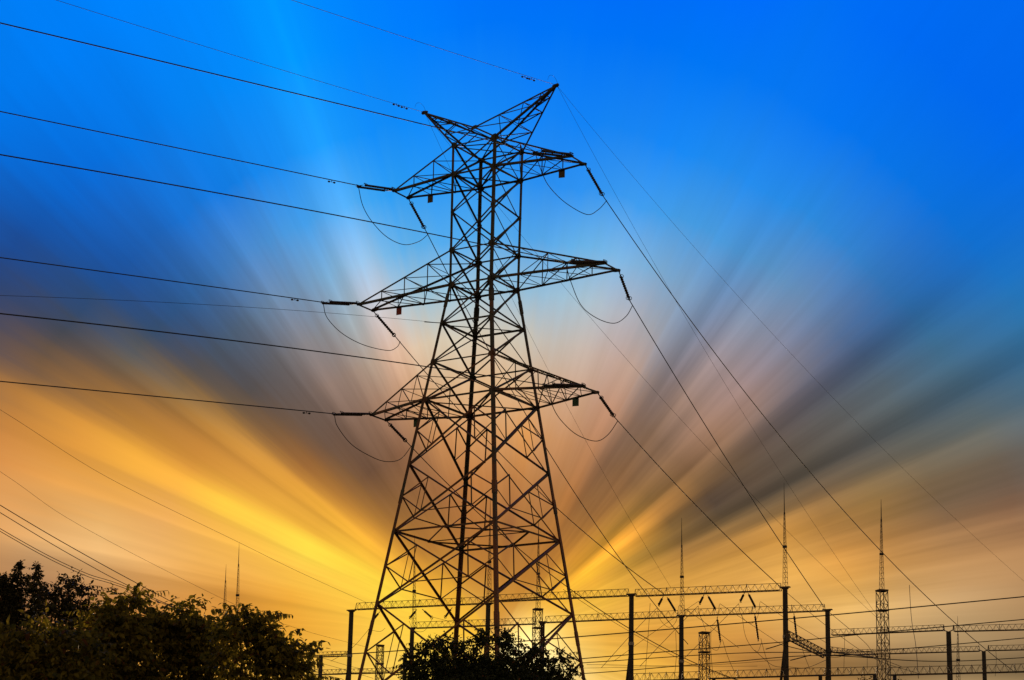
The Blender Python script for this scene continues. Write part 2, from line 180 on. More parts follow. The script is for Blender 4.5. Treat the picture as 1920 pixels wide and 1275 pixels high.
class MB:
    """collects shapes that become ONE mesh object"""
    def __init__(s): s.v = []; s.f = []
    def prism(s, prof0, prof1, cap=True):
        n = len(prof0); b = len(s.v); s.v += [tuple(p) for p in prof0] + [tuple(p) for p in prof1]
        for i in range(n):
            j = (i + 1) % n; s.f.append((b + i, b + j, b + n + j, b + n + i))
        if cap: s.f.append(tuple(range(b + n - 1, b - 1, -1))); s.f.append(tuple(range(b + n, b + 2 * n)))
    def angle(s, p, q, a, out, t=None):
        """steel angle section from p to q, heel towards out"""
        p, q = Vector(p), Vector(q); d = (q - p)
        if d.length < 1e-4: return
        d.normalize(); t = t or max(a * 0.13, 0.008)
        o = Vector(out); o = o - d * o.dot(d)
        if o.length < 1e-3: o = d.orthogonal()
        o.normalize(); e = d.cross(o)
        x, y = (o + e).normalized(), (o - e).normalized()       # the two flanges run back from the heel
        pr = [(0, 0), (-a, 0), (-a, -t), (-t, -t), (-t, -a), (0, -a)]
        c = 0.35 * a
        s.prism([p + x * (u + c) + y * (w + c) for u, w in pr], [q + x * (u + c) + y * (w + c) for u, w in pr])
    def flat_angle(s, p, q, a, nrm, t=None):
        """steel angle with one flange lying in the face whose normal is nrm, the other pointing inwards"""
        p, q = Vector(p), Vector(q); d = (q - p)
        if d.length < 1e-4: return
        d.normalize(); t = t or max(a * 0.13, 0.007)
        n = Vector(nrm); n = n - d * n.dot(d)
        if n.length < 1e-3: n = d.orthogonal()
        n.normalize(); e = d.cross(n)
        if e.z < 0: e = -e
        pr = [(-.5 * a, 0), (.5 * a, 0), (.5 * a, -a * .8), (.5 * a - t, -a * .8), (.5 * a - t, -t), (-.5 * a, -t)]
        s.prism([p + e * u + n * w for u, w in pr], [q + e * u + n * w for u, w in pr])
    def tube(s, pts, r, n=6, cap=True, r1=None):
        pts = [Vector(p) for p in pts]; m = len(pts); b = len(s.v); prev = None
        for i, p in enumerate(pts):
            d = (pts[min(i + 1, m - 1)] - pts[max(i - 1, 0)]).normalized()
            if prev is None: o = d.orthogonal().normalized()
            else:
                o = prev - d * prev.dot(d); o.normalize()
            prev = o; e = d.cross(o)
            rr = r if r1 is None else r + (r1 - r) * i / (m - 1)
            for k in range(n):
                t = 2 * math.pi * k / n; s.v.append(tuple(p + o * (rr * math.cos(t)) + e * (rr * math.sin(t))))
        for i in range(m - 1):
            for k in range(n):
                j = (k + 1) % n; s.f.append((b + i * n + k, b + i * n + j, b + (i + 1) * n + j, b + (i + 1) * n + k))
        if cap:
            s.f.append(tuple(range(b + n - 1, b - 1, -1))); s.f.append(tuple(range(b + (m - 1) * n, b + m * n)))
    def lathe(s, p, q, prof, n=8):
        """prof: (fraction along p-q, radius)"""
        p, q = Vector(p), Vector(q); d = q - p; L = d.length; d.normalize()
        o = d.orthogonal().normalized(); e = d.cross(o); b = len(s.v)
        for u, r in prof:
            for k in range(n):
                t = 2 * math.pi * k / n; s.v.append(tuple(p + d * (u * L) + o * (r * math.cos(t)) + e * (r * math.sin(t))))
        m = len(prof)
        for i in range(m - 1):
            for k in range(n):
                j = (k + 1) % n; s.f.append((b + i * n + k, b + i * n + j, b + (i + 1) * n + j, b + (i + 1) * n + k))
        s.f.append(tuple(range(b + n - 1, b - 1, -1))); s.f.append(tuple(range(b + (m - 1) * n, b + m * n)))
    def ring(s, c, axis, R, r, n=14, m=5):
        c, axis = Vector(c), Vector(axis).normalized(); o = axis.orthogonal().normalized(); e = axis.cross(o); b = len(s.v)
        for i in range(n):
            t = 2 * math.pi * i / n; rd = o * math.cos(t) + e * math.sin(t)
            for k in range(m):
                u = 2 * math.pi * k / m; s.v.append(tuple(c + rd * (R + r * math.cos(u)) + axis * (r * math.sin(u))))
        for i in range(n):
            for k in range(m):
                i2, k2 = (i + 1) % n, (k + 1) % m
                s.f.append((b + i * m + k, b + i * m + k2, b + i2 * m + k2, b + i2 * m + k))
    def box(s, c, x, y, z):
        """centre and three half-axis vectors"""
        c, x, y, z = map(Vector, (c, x, y, z))
        s.prism([c - x - y - z, c + x - y - z, c + x + y - z, c - x + y - z], [c - x - y + z, c + x - y + z, c + x + y + z, c - x + y + z])
    def build(s, name, mat, parent=None, smooth=False):
        me = bpy.data.meshes.new(name); me.from_pydata(s.v, [], s.f); me.update()
        if smooth: me.polygons.foreach_set('use_smooth', [True] * len(me.polygons))
        me.materials.append(mat)
        o = bpy.data.objects.new(name, me); COL.objects.link(o)
        if parent: o.parent = parent
        return o

def tag(o, label=None, cat=None, group=None, kind=None):
    for k, v in (('label', label), ('category', cat), ('group', group), ('kind', kind)):
        if v: o[k] = v
    return o
def thing(name, label, cat, group=None):
    o = bpy.data.objects.new(name, None); COL.objects.link(o); o.empty_display_size = 0.2
    return tag(o, label, cat, group)
def set_base(o, p):
    """put an Empty at the base of its thing, leaving its parts where they are"""
    o.location = p
    for ch in o.children: ch.matrix_parent_inverse = Matrix.Translation(-Vector(p))

def mat(name, col, rough=0.6, metal=0.0, var=0.35, scale=3.0, col2=None, fac=(0.45, 0.6), bump=0.0, zfade=None, spec=.25):
    m = bpy.data.materials.new(name); m.use_nodes = True; nt = m.node_tree; N = nt.nodes.new; L = nt.links.new
    b = nt.nodes['Principled BSDF']; b.inputs['Roughness'].default_value = rough; b.inputs['Metallic'].default_value = metal; b.inputs['Specular IOR Level'].default_value = spec
    tc = N('ShaderNodeTexCoord')
    n1 = N('ShaderNodeTexNoise'); n1.inputs['Scale'].default_value = scale; n1.inputs['Detail'].default_value = 5; L(tc.outputs['Object'], n1.inputs['Vector'])
    cr = N('ShaderNodeValToRGB'); L(n1.outputs['Fac'], cr.inputs[0])
    cr.color_ramp.elements[0].position = .3; cr.color_ramp.elements[1].position = .7
    cr.color_ramp.elements[0].color = (*[c * (1 - var) for c in col], 1); cr.color_ramp.elements[1].color = (*[c * (1 + var) for c in col], 1)
    out = cr.outputs[0]
    if col2:
        n2 = N('ShaderNodeTexNoise'); n2.inputs['Scale'].default_value = scale * .35; n2.inputs['Detail'].default_value = 6; n2.inputs['Roughness'].default_value = .65
        L(tc.outputs['Object'], n2.inputs['Vector'])
        src = n2.outputs['Fac']
        if zfade:                                   # rust is heavier towards the lower part of the tower
            sx = N('ShaderNodeSeparateXYZ'); L(tc.outputs['Object'], sx.inputs[0])
            mr0 = N('ShaderNodeMapRange'); L(sx.outputs[2], mr0.inputs[0])
            for i, q in enumerate(zfade): mr0.inputs[i + 1].default_value = q
            ad = N('ShaderNodeMath'); ad.operation = 'ADD'; L(src, ad.inputs[0]); L(mr0.outputs[0], ad.inputs[1]); src = ad.outputs[0]
        mr = N('ShaderNodeMapRange'); L(src, mr.inputs[0]); mr.inputs[1].default_value = fac[0]; mr.inputs[2].default_value = fac[1]
        mx = N('ShaderNodeMix'); mx.data_type = 'RGBA'; L(mr.outputs[0], mx.inputs[0]); L(out, mx.inputs[6]); mx.inputs[7].default_value = (*col2, 1); out = mx.outputs[2]
    L(out, b.inputs['Base Color'])
    if bump:
        bp = N('ShaderNodeBump'); bp.inputs['Strength'].default_value = bump; L(n1.outputs['Fac'], bp.inputs['Height']); L(bp.outputs[0], b.inputs['Normal'])
    return m

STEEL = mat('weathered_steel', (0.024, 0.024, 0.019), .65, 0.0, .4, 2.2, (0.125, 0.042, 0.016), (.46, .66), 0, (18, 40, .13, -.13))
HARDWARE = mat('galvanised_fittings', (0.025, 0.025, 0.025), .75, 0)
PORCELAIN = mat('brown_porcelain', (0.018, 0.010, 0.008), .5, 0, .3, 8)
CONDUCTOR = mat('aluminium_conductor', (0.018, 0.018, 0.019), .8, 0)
PLATE_RED = mat('red_enamel_plate', (0.22, 0.022, 0.015), .5, 0, .2, 5)
PLATE_GREEN = mat('green_enamel_plate', (0.02, 0.06, 0.03), .5, 0, .2, 5)
PLATE_YELLOW = mat('dark_plate', (0.06, 0.04, 0.02), .5, 0, .2, 5)
YARD_STEEL = mat('yard_truss_steel', (0.045, 0.034, 0.022), .6, 0, .35, 4, (0.065, 0.032, 0.016))
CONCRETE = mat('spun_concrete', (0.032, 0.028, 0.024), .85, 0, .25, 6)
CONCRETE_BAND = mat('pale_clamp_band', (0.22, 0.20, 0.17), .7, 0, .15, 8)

# ------------------------------------------------------------------ ground
def build_ground():
    mb = MB(); R = 4000; n = 48
    rings = [0, 20, 45, 90, 130, 180, 300, 600, 1400, R]
    mb.v.append((0, 100, 0))
    for r in rings[1:]:
        for k in range(n):
            t = 2 * math.pi * k / n
            mb.v.append((r * math.cos(t), 100 + r * math.sin(t), 0.0))
    for k in range(n): mb.f.append((0, 1 + k, 1 + (k + 1) % n))
    for i in range(len(rings) - 2):
        for k in range(n):
            a, b = 1 + i * n, 1 + (i + 1) * n; j = (k + 1) % n
            mb.f.append((a + k, b + k, b + j, a + j))
    g = mb.build('ground', mat('dry_grass_ground', (0.030, 0.034, 0.014), 1.0, 0, .5, .6, (0.055, 0.045, 0.026), (.45, .62), .6, None, 0.0))
    tag(g, 'dry grassy ground under the pylon and the substation', 'ground', None, 'structure')
build_ground()

# ------------------------------------------------------------------ the lattice tower
T0 = Vector((-1.50944, 109.4949, 0)); YAW = 0.20939
EA = Vector((0.83864382, -0.54468023, 0))          # along the cross-arms, to the right and nearer
EB = Vector((-0.54468023, -0.83864382, 0))         # along the line, to the left and nearer
LEVEL = dict(A=43.185, B=41.561, M=39.461, C=37.356, D=35.459, E=33.343, F=31.233, G=29.218, H=25.777, I=22.299, J=18.596, K=13.6, P=0.25)
CORN = dict(N=(1, 1), L=(-1, 1), R=(1, -1), F=(-1, -1))
FACES = (('L', 'N', EB), ('N', 'R', EA), ('R', 'F', -EB), ('F', 'L', -EA))
def halfside(z):
    d = 1.8 + .0085 * (z - LEVEL['D']) if z >= LEVEL['D'] else 1.8 + .1903 * (LEVEL['D'] - z)
    return d / math.sqrt(2)
def tl(a, b, z): return T0 + EA * a + EB * b + Vector((0, 0, z))
def corner(k, z):
    h = halfside(z); return tl(CORN[k][0] * h, CORN[k][1] * h, z)

tower = thing('lattice_pylon', 'tall dark rusty lattice steel pylon with three pairs of cross-arms and two horns', 'pylon')

def gusset(mb, c, n, u, w, h):
    n = Vector(n).normalized(); u = Vector(u); u = (u - n * u.dot(n)).normalized(); v = n.cross(u)
    pts = [(-w, -h * .5), (-w * .3, -h), (w * .75, -h * 1.15), (w * 1.1, -h * .3), (w * 1.1, h * .35), (w * .75, h * 1.15), (-w * .3, h), (-w, h * .5)]
    mb.prism([c + u * a + v * b + n * .004 for a, b in pts], [c + u * a + v * b - n * .012 for a, b in pts])

def build_tower():
    names = list(LEVEL)
    # legs with their gusset plates
    for k, (sa, sb) in CORN.items():
        out = EA * sa + EB * sb
        mb = MB()
        zs = [43.185 + .06, LEVEL['D'], LEVEL['G'], LEVEL['I'], LEVEL['P']]
        for z1, z0, a in zip(zs, zs[1:], (.14, .16, .17, .18)):
            mb.angle(corner(k, z0), corner(k, z1), a, out, .02)
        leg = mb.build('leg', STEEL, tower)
        for nm in 'ABMCDEFGHIJ':
            g = MB(); z = LEVEL[nm]; big = .165 if nm in 'ABCDFG' else .105
            for n, u in ((EA * sa, EB * sb), (EB * sb, EA * sa)):
                c = corner(k, z) - u * (big * .45)
                gusset(g, c + n * .03, n, u, big, big * .9)
            g.build('gusset_plate', STEEL, leg)
        # splice covers, climbing bolts
        for zc in (LEVEL['H'] - 1.7, LEVEL['J'] - 1.2, LEVEL['D'] - .9):
            sp = MB(); sp.angle(corner(k, zc - .35), corner(k, zc + .35), .21, out, .03); sp.build('splice_cover', STEEL, leg)
        if k == 'F':
            z = 5.0; i = 0
            while z < 43:
                bolts = MB(); c = corner(k, z); u = (EA * sa, EB * sb)[i % 2]
                bolts.tube([c - u * .02, c + u * .19], .012, 4); bolts.build('step_bolt', HARDWARE, leg); z += .45; i += 1
    # face bracing, one brace per panel and face
    pan = list(zip('ABMCDEFGHIJK', 'BMCDEFGHIJKP'))
    for (t, b) in pan:
        zt, zb = LEVEL[t], LEVEL[b]
        for (p, q, n) in FACES:
            mb = MB()
            pt, qt, pb, qb = corner(p, zt), corner(q, zt), corner(p, zb), corner(q, zb)
            big = zt - zb > 3
            a = .112 if big else .092
            off = n * .012
            front = n is EB or n is EA
            mb.flat_angle(pb + off, qt + off, a, n); mb.flat_angle(qb - n * .10, pt - n * .10, a * .72, n)
            if big:
                # redundant members
                den = (qt - pt).length + (qb - pb).length; f = (qb - pb).length / den
                X = pb + (qt - pb) * f
                for (leg_t, leg_b, far_t, far_b) in ((pt, pb, qt, qb), (qt, qb, pt, pb)):
                    mid = leg_b + (leg_t - leg_b) * .52
                    h1 = leg_t + (X - leg_t) * .5; h2 = leg_b + (X - leg_b) * .5
                    mb.flat_angle(mid, h1, .066, n); mb.flat_angle(mid, h2, .060, n); mb.flat_angle(h1, h2, .055, n)
                h1 = pt + (X - pt) * .5; h2 = qt + (X - qt) * .5
                g1 = pb + (X - pb) * .5; g2 = qb + (X - qb) * .5
                m1 = X + (pb - X) * .28; m2 = X + (qb - X) * .28
                mt = (pb + qb) / 2
                if b in 'IJKP': mb.flat_angle(g1, g1 + (g2 - g1) * .5 + Vector((0, 0, .0)), .055, n); mb.flat_angle(g2, g1 + (g2 - g1) * .5, .055, n)
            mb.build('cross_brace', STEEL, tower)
    # horizontal diaphragms
    for nm in 'ABCDEFGI':
        mb = MB(); z = LEVEL[nm]; c4 = [corner(k, z) for k in 'NRFL']
        for i in range(4):
            n = (EA, -EB, -EA, EB)[i]
            mb.flat_angle(c4[i] - n * .03, c4[(i + 1) % 4] - n * .03, .10 if nm in 'BDGIE' else .07, n)
        if nm in 'BDG':
            mb.flat_angle(c4[0], c4[2], .07, Vector((0, 0, 1))); mb.flat_angle(c4[1] - Vector((0, 0, .1)), c4[3] - Vector((0, 0, .1)), .06, Vector((0, 0, 1)))
        elif nm in 'AE':
            mb.flat_angle(c4[0], c4[2], .05, Vector((0, 0, 1))); mb.flat_angle(c4[1] - Vector((0, 0, .08)), c4[3] - Vector((0, 0, .08)), .05, Vector((0, 0, 1)))
        elif nm in 'I':
            m4 = [(c4[i] + c4[(i + 1) % 4]) / 2 for i in range(4)]
            for i in range(4): mb.flat_angle(m4[i], m4[(i + 1) % 4], .085, Vector((0, 0, 1)))
            mb.flat_angle(m4[0], m4[2], .05, Vector((0, 0, 1)))
        mb.build('diaphragm', STEEL, tower)
    # concrete footings
    for k in CORN:
        mb = MB(); c = corner(k, 0); c.z = -.4
        mb.lathe(c, c + Vector((0, 0, .75)), [(0, .75), (.75, .62), (1, .55)], 12)
        mb.build('footing', CONCRETE, tower)

TIPS = {}
def build_arm(side, top, bot, reach, plate_mat, plate_at=.42):
    s = 1 if side == 'right' else -1
    ks = ('N', 'R') if s > 0 else ('L', 'F')
    zt, zb = LEVEL[top], LEVEL[bot]
    tips = [tl(s * reach, .66 if s < 0 else .54, zb), tl(s * reach, -.54 if s < 0 else -.72, zb)]
    TIPS[(side, bot)] = tips
    B = [corner(k, zb) for k in ks]; T = [corner(k, zt) for k in ks]
    mb = MB(); up = Vector((0, 0, 1)); out = EA * s
    n = 3 if reach > 6 else 2
    fr = [(i + 1) / (n + 1) for i in range(n)]
    tn = [[T[j] + (tips[j] - T[j]) * f for f in [0] + fr] for j in (0, 1)]
    bn = [[B[j] + (tips[j] - B[j]) * f for f in [0] + fr] for j in (0, 1)]
    for j in (0, 1):
        sd = EB * (1 if j == 0 else -1)
        mb.angle(B[j], tips[j] + out * .03, .115, sd - up, .014); mb.angle(T[j], tips[j] + up * .03, .090, sd + up, .012)
        for i in range(1, n + 1):
            mb.flat_angle(tn[j][i], bn[j][i], .042, sd); mb.flat_angle(tn[j][i], bn[j][i - 1], .045, sd)
    for i in range(1, n + 1):
        mb.flat_angle(tn[0][i], tn[1][i], .045, up); mb.flat_angle(tn[0][i], tn[1][i - 1], .05, up)
        mb.flat_angle(bn[0][i], bn[1][i], .045, up); mb.flat_angle(bn[0][i - 1], bn[1][i], .045, up)
        mb.flat_angle(bn[1][i - 1] - up * .05, bn[0][i] - up * .05, .040, up)
    mb.flat_angle(bn[0][n], tips[1], .04, up)
    mb.flat_angle(tips[0] + EB * .16, tips[1] - EB * .16, .11, up)
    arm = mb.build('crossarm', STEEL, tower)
    for j in (0, 1):
        g = MB(); gusset(g, tips[j] + up * .02 - out * .10, up, out, .20, .10)
        gusset(g, tips[j] + EB * (.07 if j == 0 else -.07) - out * .12, EB, out, .22, .07); g.build('tip_plate', STEEL, arm)
    if plate_mat is None: return
    # phase plate hanging from the far bottom chord
    p = B[1] + (tips[1] - B[1]) * plate_at
    mb = MB(); h = .205
    fa = Vector((math.cos(.35), -math.sin(.35), 0)) if s > 0 else EA
    mb.box(p + Vector((0, 0, -h - .03)), fa * h * .82, fa.cross(up) * .008, up * h)
    pl = mb.build('phase_plate', plate_mat, arm)
    for q in (-.1, .1):
        mb = MB(); mb.tube([p + fa * q + up * .03, p + fa * q - up * .12], .012, 4); mb.build('plate_bracket', HARDWARE, pl)

PEAK = {}
def build_peak(s, reach, zt):
    tip = tl(s * reach, 0, zt); PEAK['right' if s > 0 else 'left'] = tip
    zA = LEVEL['A']; ks = ('N', 'R') if s > 0 else ('L', 'F')
    Lo = [corner(k, zA) for k in ks]; h = halfside(zA)
    Hi = [tl(0, h, 43.95), tl(0, -h, 43.95)]
    mb = MB(); up = Vector((0, 0, 1)); out = EA * s
    fr = (0, .3, .6, .82)
    lo = [[Lo[j] + (tip - Lo[j]) * f for f in fr] for j in (0, 1)]; hi = [[Hi[j] + (tip - Hi[j]) * f for f in fr] for j in (0, 1)]
    for j in (0, 1):
        sd = EB * (1 if j == 0 else -1)
        mb.angle(Lo[j], tip, .10, sd - up, .014); mb.angle(Hi[j], tip, .085, sd + up, .012)
        for i in range(1, 4):
            mb.flat_angle(lo[j][i], hi[j][i], .045, sd); mb.flat_angle(hi[j][i - 1], lo[j][i], .05, sd)
        mb.flat_angle(hi[j][0], lo[j][0], .085, sd)
    for i in range(1, 4):
        mb.flat_angle(lo[0][i], lo[1][i], .045, out); mb.flat_angle(lo[0][i - 1], lo[1][i], .05, out)
        mb.flat_angle(hi[0][i], hi[1][i], .04, up); mb.flat_angle(hi[1][i - 1], hi[0][i], .04, up)
    pk = mb.build('earth_wire_peak', STEEL, tower)
    g = MB(); gusset(g, tip - out * .05, EB, out, .2, .10); gusset(g, tip - out * .05, up, out, .2, .07); g.build('tip_plate', STEEL, pk)
    if s > 0:
        for j in (0, 1):
            g = MB(); gusset(g, Hi[j] + EB * (.03 if j == 0 else -.03), EB, EA, .17, .1); g.build('apex_plate', STEEL, pk)

build_tower()
for top, bot, reach, pm, at_l in (('A', 'B', 5.55, PLATE_YELLOW, .68), ('C', 'D', 7.62, PLATE_RED, .74), ('F', 'G', 6.46, PLATE_GREEN, .63)):
    build_arm('left', top, bot, reach, pm, at_l); build_arm('right', top, bot, reach, None if bot == 'D' else pm, .65)
build_peak(1, 4.21, 45.94); build_peak(-1, 4.25, 46.08)
set_base(tower, T0)

# ------------------------------------------------------------------ insulator strings, jumpers and wires of the tower
HEIGHT_WORD = {'B': 'top', 'D': 'middle', 'G': 'bottom'}
def disc_string(name, p, q, parent, R=.125, m=None):
    p, q = Vector(p), Vector(q); L = (q - p).length; m = m or max(8, int(L / .135)); prof = [(0, .02)]
    for i in range(m):
        u0 = (i + .15) / m; u1 = (i + .85) / m; um = (i + .5) / m
        prof += [(u0, R * .68), (u0 + .1 / m, R * .8), (um, R), (um + .2 / m, R * .95), (um + .24 / m, R * .72), (u1, R * .68)]
    prof.append((1, .02)); mb = MB(); mb.lathe(p, q, prof, 9)
    return mb.build(name, PORCELAIN, parent, False)
def tension_set(p, q, label, sep, group, ring=.11, R=.066):
    """tension string (double when sep is given) from the steel at p to the clamp at q"""
    t = thing('insulator_string', label, 'insulator', group)
    p, q = Vector(p), Vector(q); d = (q - p).normalized()
    side = d.cross(UPZ).normalized() if sep is None else Vector(sep).normalized()
    offs = [Vector((0, 0, 0))] if sep is None else [side * .25, side * -.25]
    k = .42 if sep is not None else .30; a, b = p + d * k, q - d * (.24 if sep is not None else .16)
    for o in offs:
        st = disc_string('disc_string', a + o, b + o, t, R, max(9, int((b - a).length / .118)))
        for c, f in ((a, -1), (b, 1)):
            for s in ((-1, 1) if (sep is None and c is b) else (1,)):
                mb = MB(); mb.ring(c + o + side * (.07 * s) + d.cross(side) * (.05 * s), d.cross(side) * .7 + side * .5, ring, .016)
                mb.tube([c + o, c + o + side * (.07 * s) + d * (ring * f)], .014, 4); mb.build('corona_ring', HARDWARE, st)
    for c, e in ((a, p), (b, q)):
        mb = MB()
        if sep is not None:
            u = d.cross(side).normalized(); f = .12 if c is a else -.12
            v = [c - d * f + side * .27, c - d * f - side * .27, e]
            mb.prism([x + u * .012 for x in v], [x - u * .012 for x in v])
        mb.tube([c, e], .026, 6); mb.build('yoke_plate', HARDWARE, t)
    set_base(t, p); return q
UPZ = Vector((0, 0, 1))
def parabola(p, q, sag, n=24):
    return [p + (q - p) * (i / n) - Vector((0, 0, 4 * sag * (i / n) * (1 - i / n))) for i in range(n + 1)]
def fit_sag(p, q, mids):
    e = q - p; e.z = 0; L = e.length; e = e / L; num = den = 0
    for x, y in mids:
        m = on_plane(x, y, p, e); t = (m - p).dot(e) / L; z = p.z + (q.z - p.z) * t
        w = 4 * t * (1 - t); num += w * (z - m.z); den += w * w
    return num / den if den else 0
def wire(name, pts, r, label, cat='wire', group=None, m=CONDUCTOR, sides=5):
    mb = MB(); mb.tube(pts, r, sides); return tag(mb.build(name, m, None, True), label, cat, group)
def damper(w, p, d):
    """vibration damper clamped on the wire"""
    mb = MB(); d = Vector(d).normalized(); dn = Vector((0, 0, -1))
    mb.tube([p, p + dn * .10], .018, 5); c = p + dn * .10
    mb.tube([c - d * .22, c + d * .22], .010, 5)
    for s in (-1, 1): mb.lathe(c + d * .22 * s - d * .09 * s, c + d * .30 * s, [(0, .02), (.3, .045), (.8, .05), (1, .03)], 7)
    mb.build('vibration_damper', HARDWARE, w)

front = {  # clamp end of the string, then the photo path of the conductor
 ('left', 'B'): ((672, 348), (0, 209), (340, 279)), ('right', 'B'): ((1003, 284), (0, 43), (420, 143)),
 ('left', 'D'): ((606, 567), (0, 483), (300, 524)), ('right', 'D'): ((1060, 491), (0, 290), (430, 366)),
 ('left', 'G'): ((627, 776), (0, 715), (300, 744)), ('right', 'G'): ((1023, 722), (0, 588), (400, 634))}
back = {   # clamp end, end of the conductor in the yard (photo position, distance), a few points in between
 ('left', 'B'): ((797, 430), (1290, 1208, 134), [(1026, 841), (1160, 1042), (1224, 1137)]),
 ('right', 'B'): ((1131, 368), (1905, 1262, 143), [(1240, 530), (1400, 722), (1510, 880), (1705, 1096)]),
 ('left', 'D'): ((742, 632), (1245, 1114, 123.4), [(795, 700), (930, 845), (1160, 1044)]),
 ('right', 'D'): ((1181, 564), (1545, 1138, 129.0), [(1290, 740), (1400, 918), (1470, 1035)]),
 ('left', 'G'): ((763, 829), (1392, 1278, 128), [(838, 904), (1010, 1057), (1150, 1163)]),
 ('right', 'G'): ((1152, 782), (1464, 1101, 121.2), [(1235, 880), (1365, 1003)])}
jump = {  # photo positions along each hanging loop
 ('left', 'B'): [(680, 385), (697, 415), (725, 444), (757, 458.5), (785, 453)], ('right', 'B'): [(1016, 323), (1030, 350), (1060, 380), (1100, 402), (1122, 393)],
 ('left', 'D'): [(613, 595), (640, 624), (680, 646), (726, 657), (744, 651)], ('right', 'D'): [(1071, 530), (1090, 573), (1120, 597), (1152, 606), (1174, 593)],
 ('left', 'G'): [(633, 800), (660, 834), (700, 858), (727, 865.5), (752, 860)], ('right', 'G'): [(1040, 770), (1060, 797), (1085, 817), (1118, 827), (1140, 815)]}
def smooth(P, k=8):
    Q = []; X = [P[0] * 2 - P[1]] + P + [P[-1] * 2 - P[-2]]
    for i in range(1, len(X) - 2):
        a, b, c, d = X[i - 1:i + 3]
        for j in range(k):
            t = j / k; Q.append(.5 * ((2 * b) + (c - a) * t + (2 * a - 5 * b + 4 * c - d) * t * t + (3 * b - a - 3 * c + d) * t ** 3))
    return Q + [P[-1]]
for key in front:
    side, lev = key; tips = TIPS[key]; hw = HEIGHT_WORD[lev]
    c0, far, midp = front[key]
    p = tips[0] + EB * .12
    q = on_plane(*c0, p, EB)
    tension_set(p, q, f'double string of dark insulator discs pulling left from the {hw} {side} cross-arm', EA, 'tension insulator strings on the pylon')
    e = on_plane(*far, p, EB); sag = fit_sag(q, e, [midp])
    pts = parabola(q, e, sag, 20); dv = (pts[-1] - pts[-2]); pts += [pts[-1] + dv * k + Vector((0, 0, .004 * k * k)) for k in range(1, 25)]
    w = wire('power_line', pts, .026, f'thick power line running left out of frame from the {hw} {side} cross-arm', 'power line', 'conductors leaving to the left')
    if side == 'left':
        dp = on_plane({'B': 622, 'D': 553, 'G': 575}[lev], {'B': 338, 'D': 559, 'G': 771}[lev], p, EB); damper(w, dp, e - q)
    p2 = tips[1] - EB * .10 - Vector((0, 0, .03))
    c1, end, mids = back[key]
    e2 = at(*end); pl = (e2 - p2); pl.z = 0; pl.normalize()
    q2 = on_plane(*c1, p2, pl)
    tension_set(p2, q2, f'string of dark insulator discs slanting down to the right from the {hw} {side} cross-arm', None, 'tension insulator strings on the pylon', .10, .085)
    sag = fit_sag(q2, e2, mids)
    wire('power_line', parabola(q2, e2, sag, 30), .024, f'power line running down right to the substation from the {hw} {side} cross-arm', 'power line', 'conductors going down to the substation')
    # jumper loop that joins the two spans under the arm
    j0, j1 = q + Vector((0, 0, -.05)), q2 + (e2 - q2).normalized() * .35
    hd = (j1 - j0); hd.z = 0; hd.normalize()
    pr = smooth([j0] + [on_plane(*xy, j0, hd) for xy in jump[key]] + [j1])
    wire('jumper_loop', pr, .020, f'thin jumper loop hanging under the {hw} {side} cross-arm', 'jumper cable', 'jumper loops under the cross-arms')

ew = {'left': ((105, 0), (430, 101), [((1258, 1102, 123.6), [(833, 290), (990, 619), (1106, 845)], 'steep'), ((1646, 1160, 113.5), [(937, 386), (1079, 561), (1220, 730), (1470, 990)], 'shallow')]),
      'right': ((547, 0), (822, 90), [((1643, 1152, 113.5), [(1140, 345), (1215, 490), (1360, 700), (1480, 920)], 'steep'), ((1990, 1150, 135), [(1330, 490), (1550, 730), (1685, 880), (1900, 1072)], 'shallow')])}
for side, (far, mid_, backs) in ew.items():
    tip = PEAK[side]; p = tip + EB * .1; e = on_plane(*far, p, EB); sag = fit_sag(p, e, [mid_])
    pts = parabola(p, e, sag, 16); dv = pts[-1] - pts[-2]; pts += [pts[-1] + dv * k for k in range(1, 30)]
    w = wire('earth_wire', pts, .011, f'thin earth wire running up left from the {side} horn of the pylon', 'earth wire', 'earth wires leaving to the left')
    for x, y in (((743, 194), (758, 199)) if side == 'left' else ((984, 142), (997, 146))):
        damper(w, on_plane(x, y, p, EB), e - p)
    for end, mids, wd in backs:
        e2 = at(*end); sag = fit_sag(tip, e2, mids)
        wire('earth_wire', parabola(tip - EB * .1, e2, sag, 30), .007, f'thin earth wire dropping right from the {side} horn, the {"steeper" if wd == "steep" else "flatter"} of its two', 'earth wire', 'earth wires going down to the substation')
    # small bonding loop over the tip
    o = tip + EB * .55 + Vector((0, 0, .0)); mb = MB()
    mb.tube([tip + EB * (.9 * math.cos(t) * .55 + .35) + Vector((0, 0, .42 * math.sin(t))) for t in np.linspace(0, math.pi, 14)], .007, 4)
    tag(mb.build('bonding_loop', CONDUCTOR), f'fine bonding wire arched over the tip of the {side} horn', 'bonding wire')
p = corner('L', LEVEL['E']) + EB * .05; e = on_plane(0, 554, p, EB); sag = fit_sag(p, e, [(400, 572)])
pts = parabola(p, e, sag, 16); dv = pts[-1] - pts[-2]; pts += [pts[-1] + dv * k for k in range(1, 25)]
w = wire('fibre_cable', pts, .009, 'thin cable running left from the waist of the pylon below the middle cross-arm', 'cable')
mb = MB(); u0 = (e - p).normalized(); mb.tube([p + u0 * .02, p + u0 * 1.5], .022, 5); mb.build('cable_grip', HARDWARE, w)

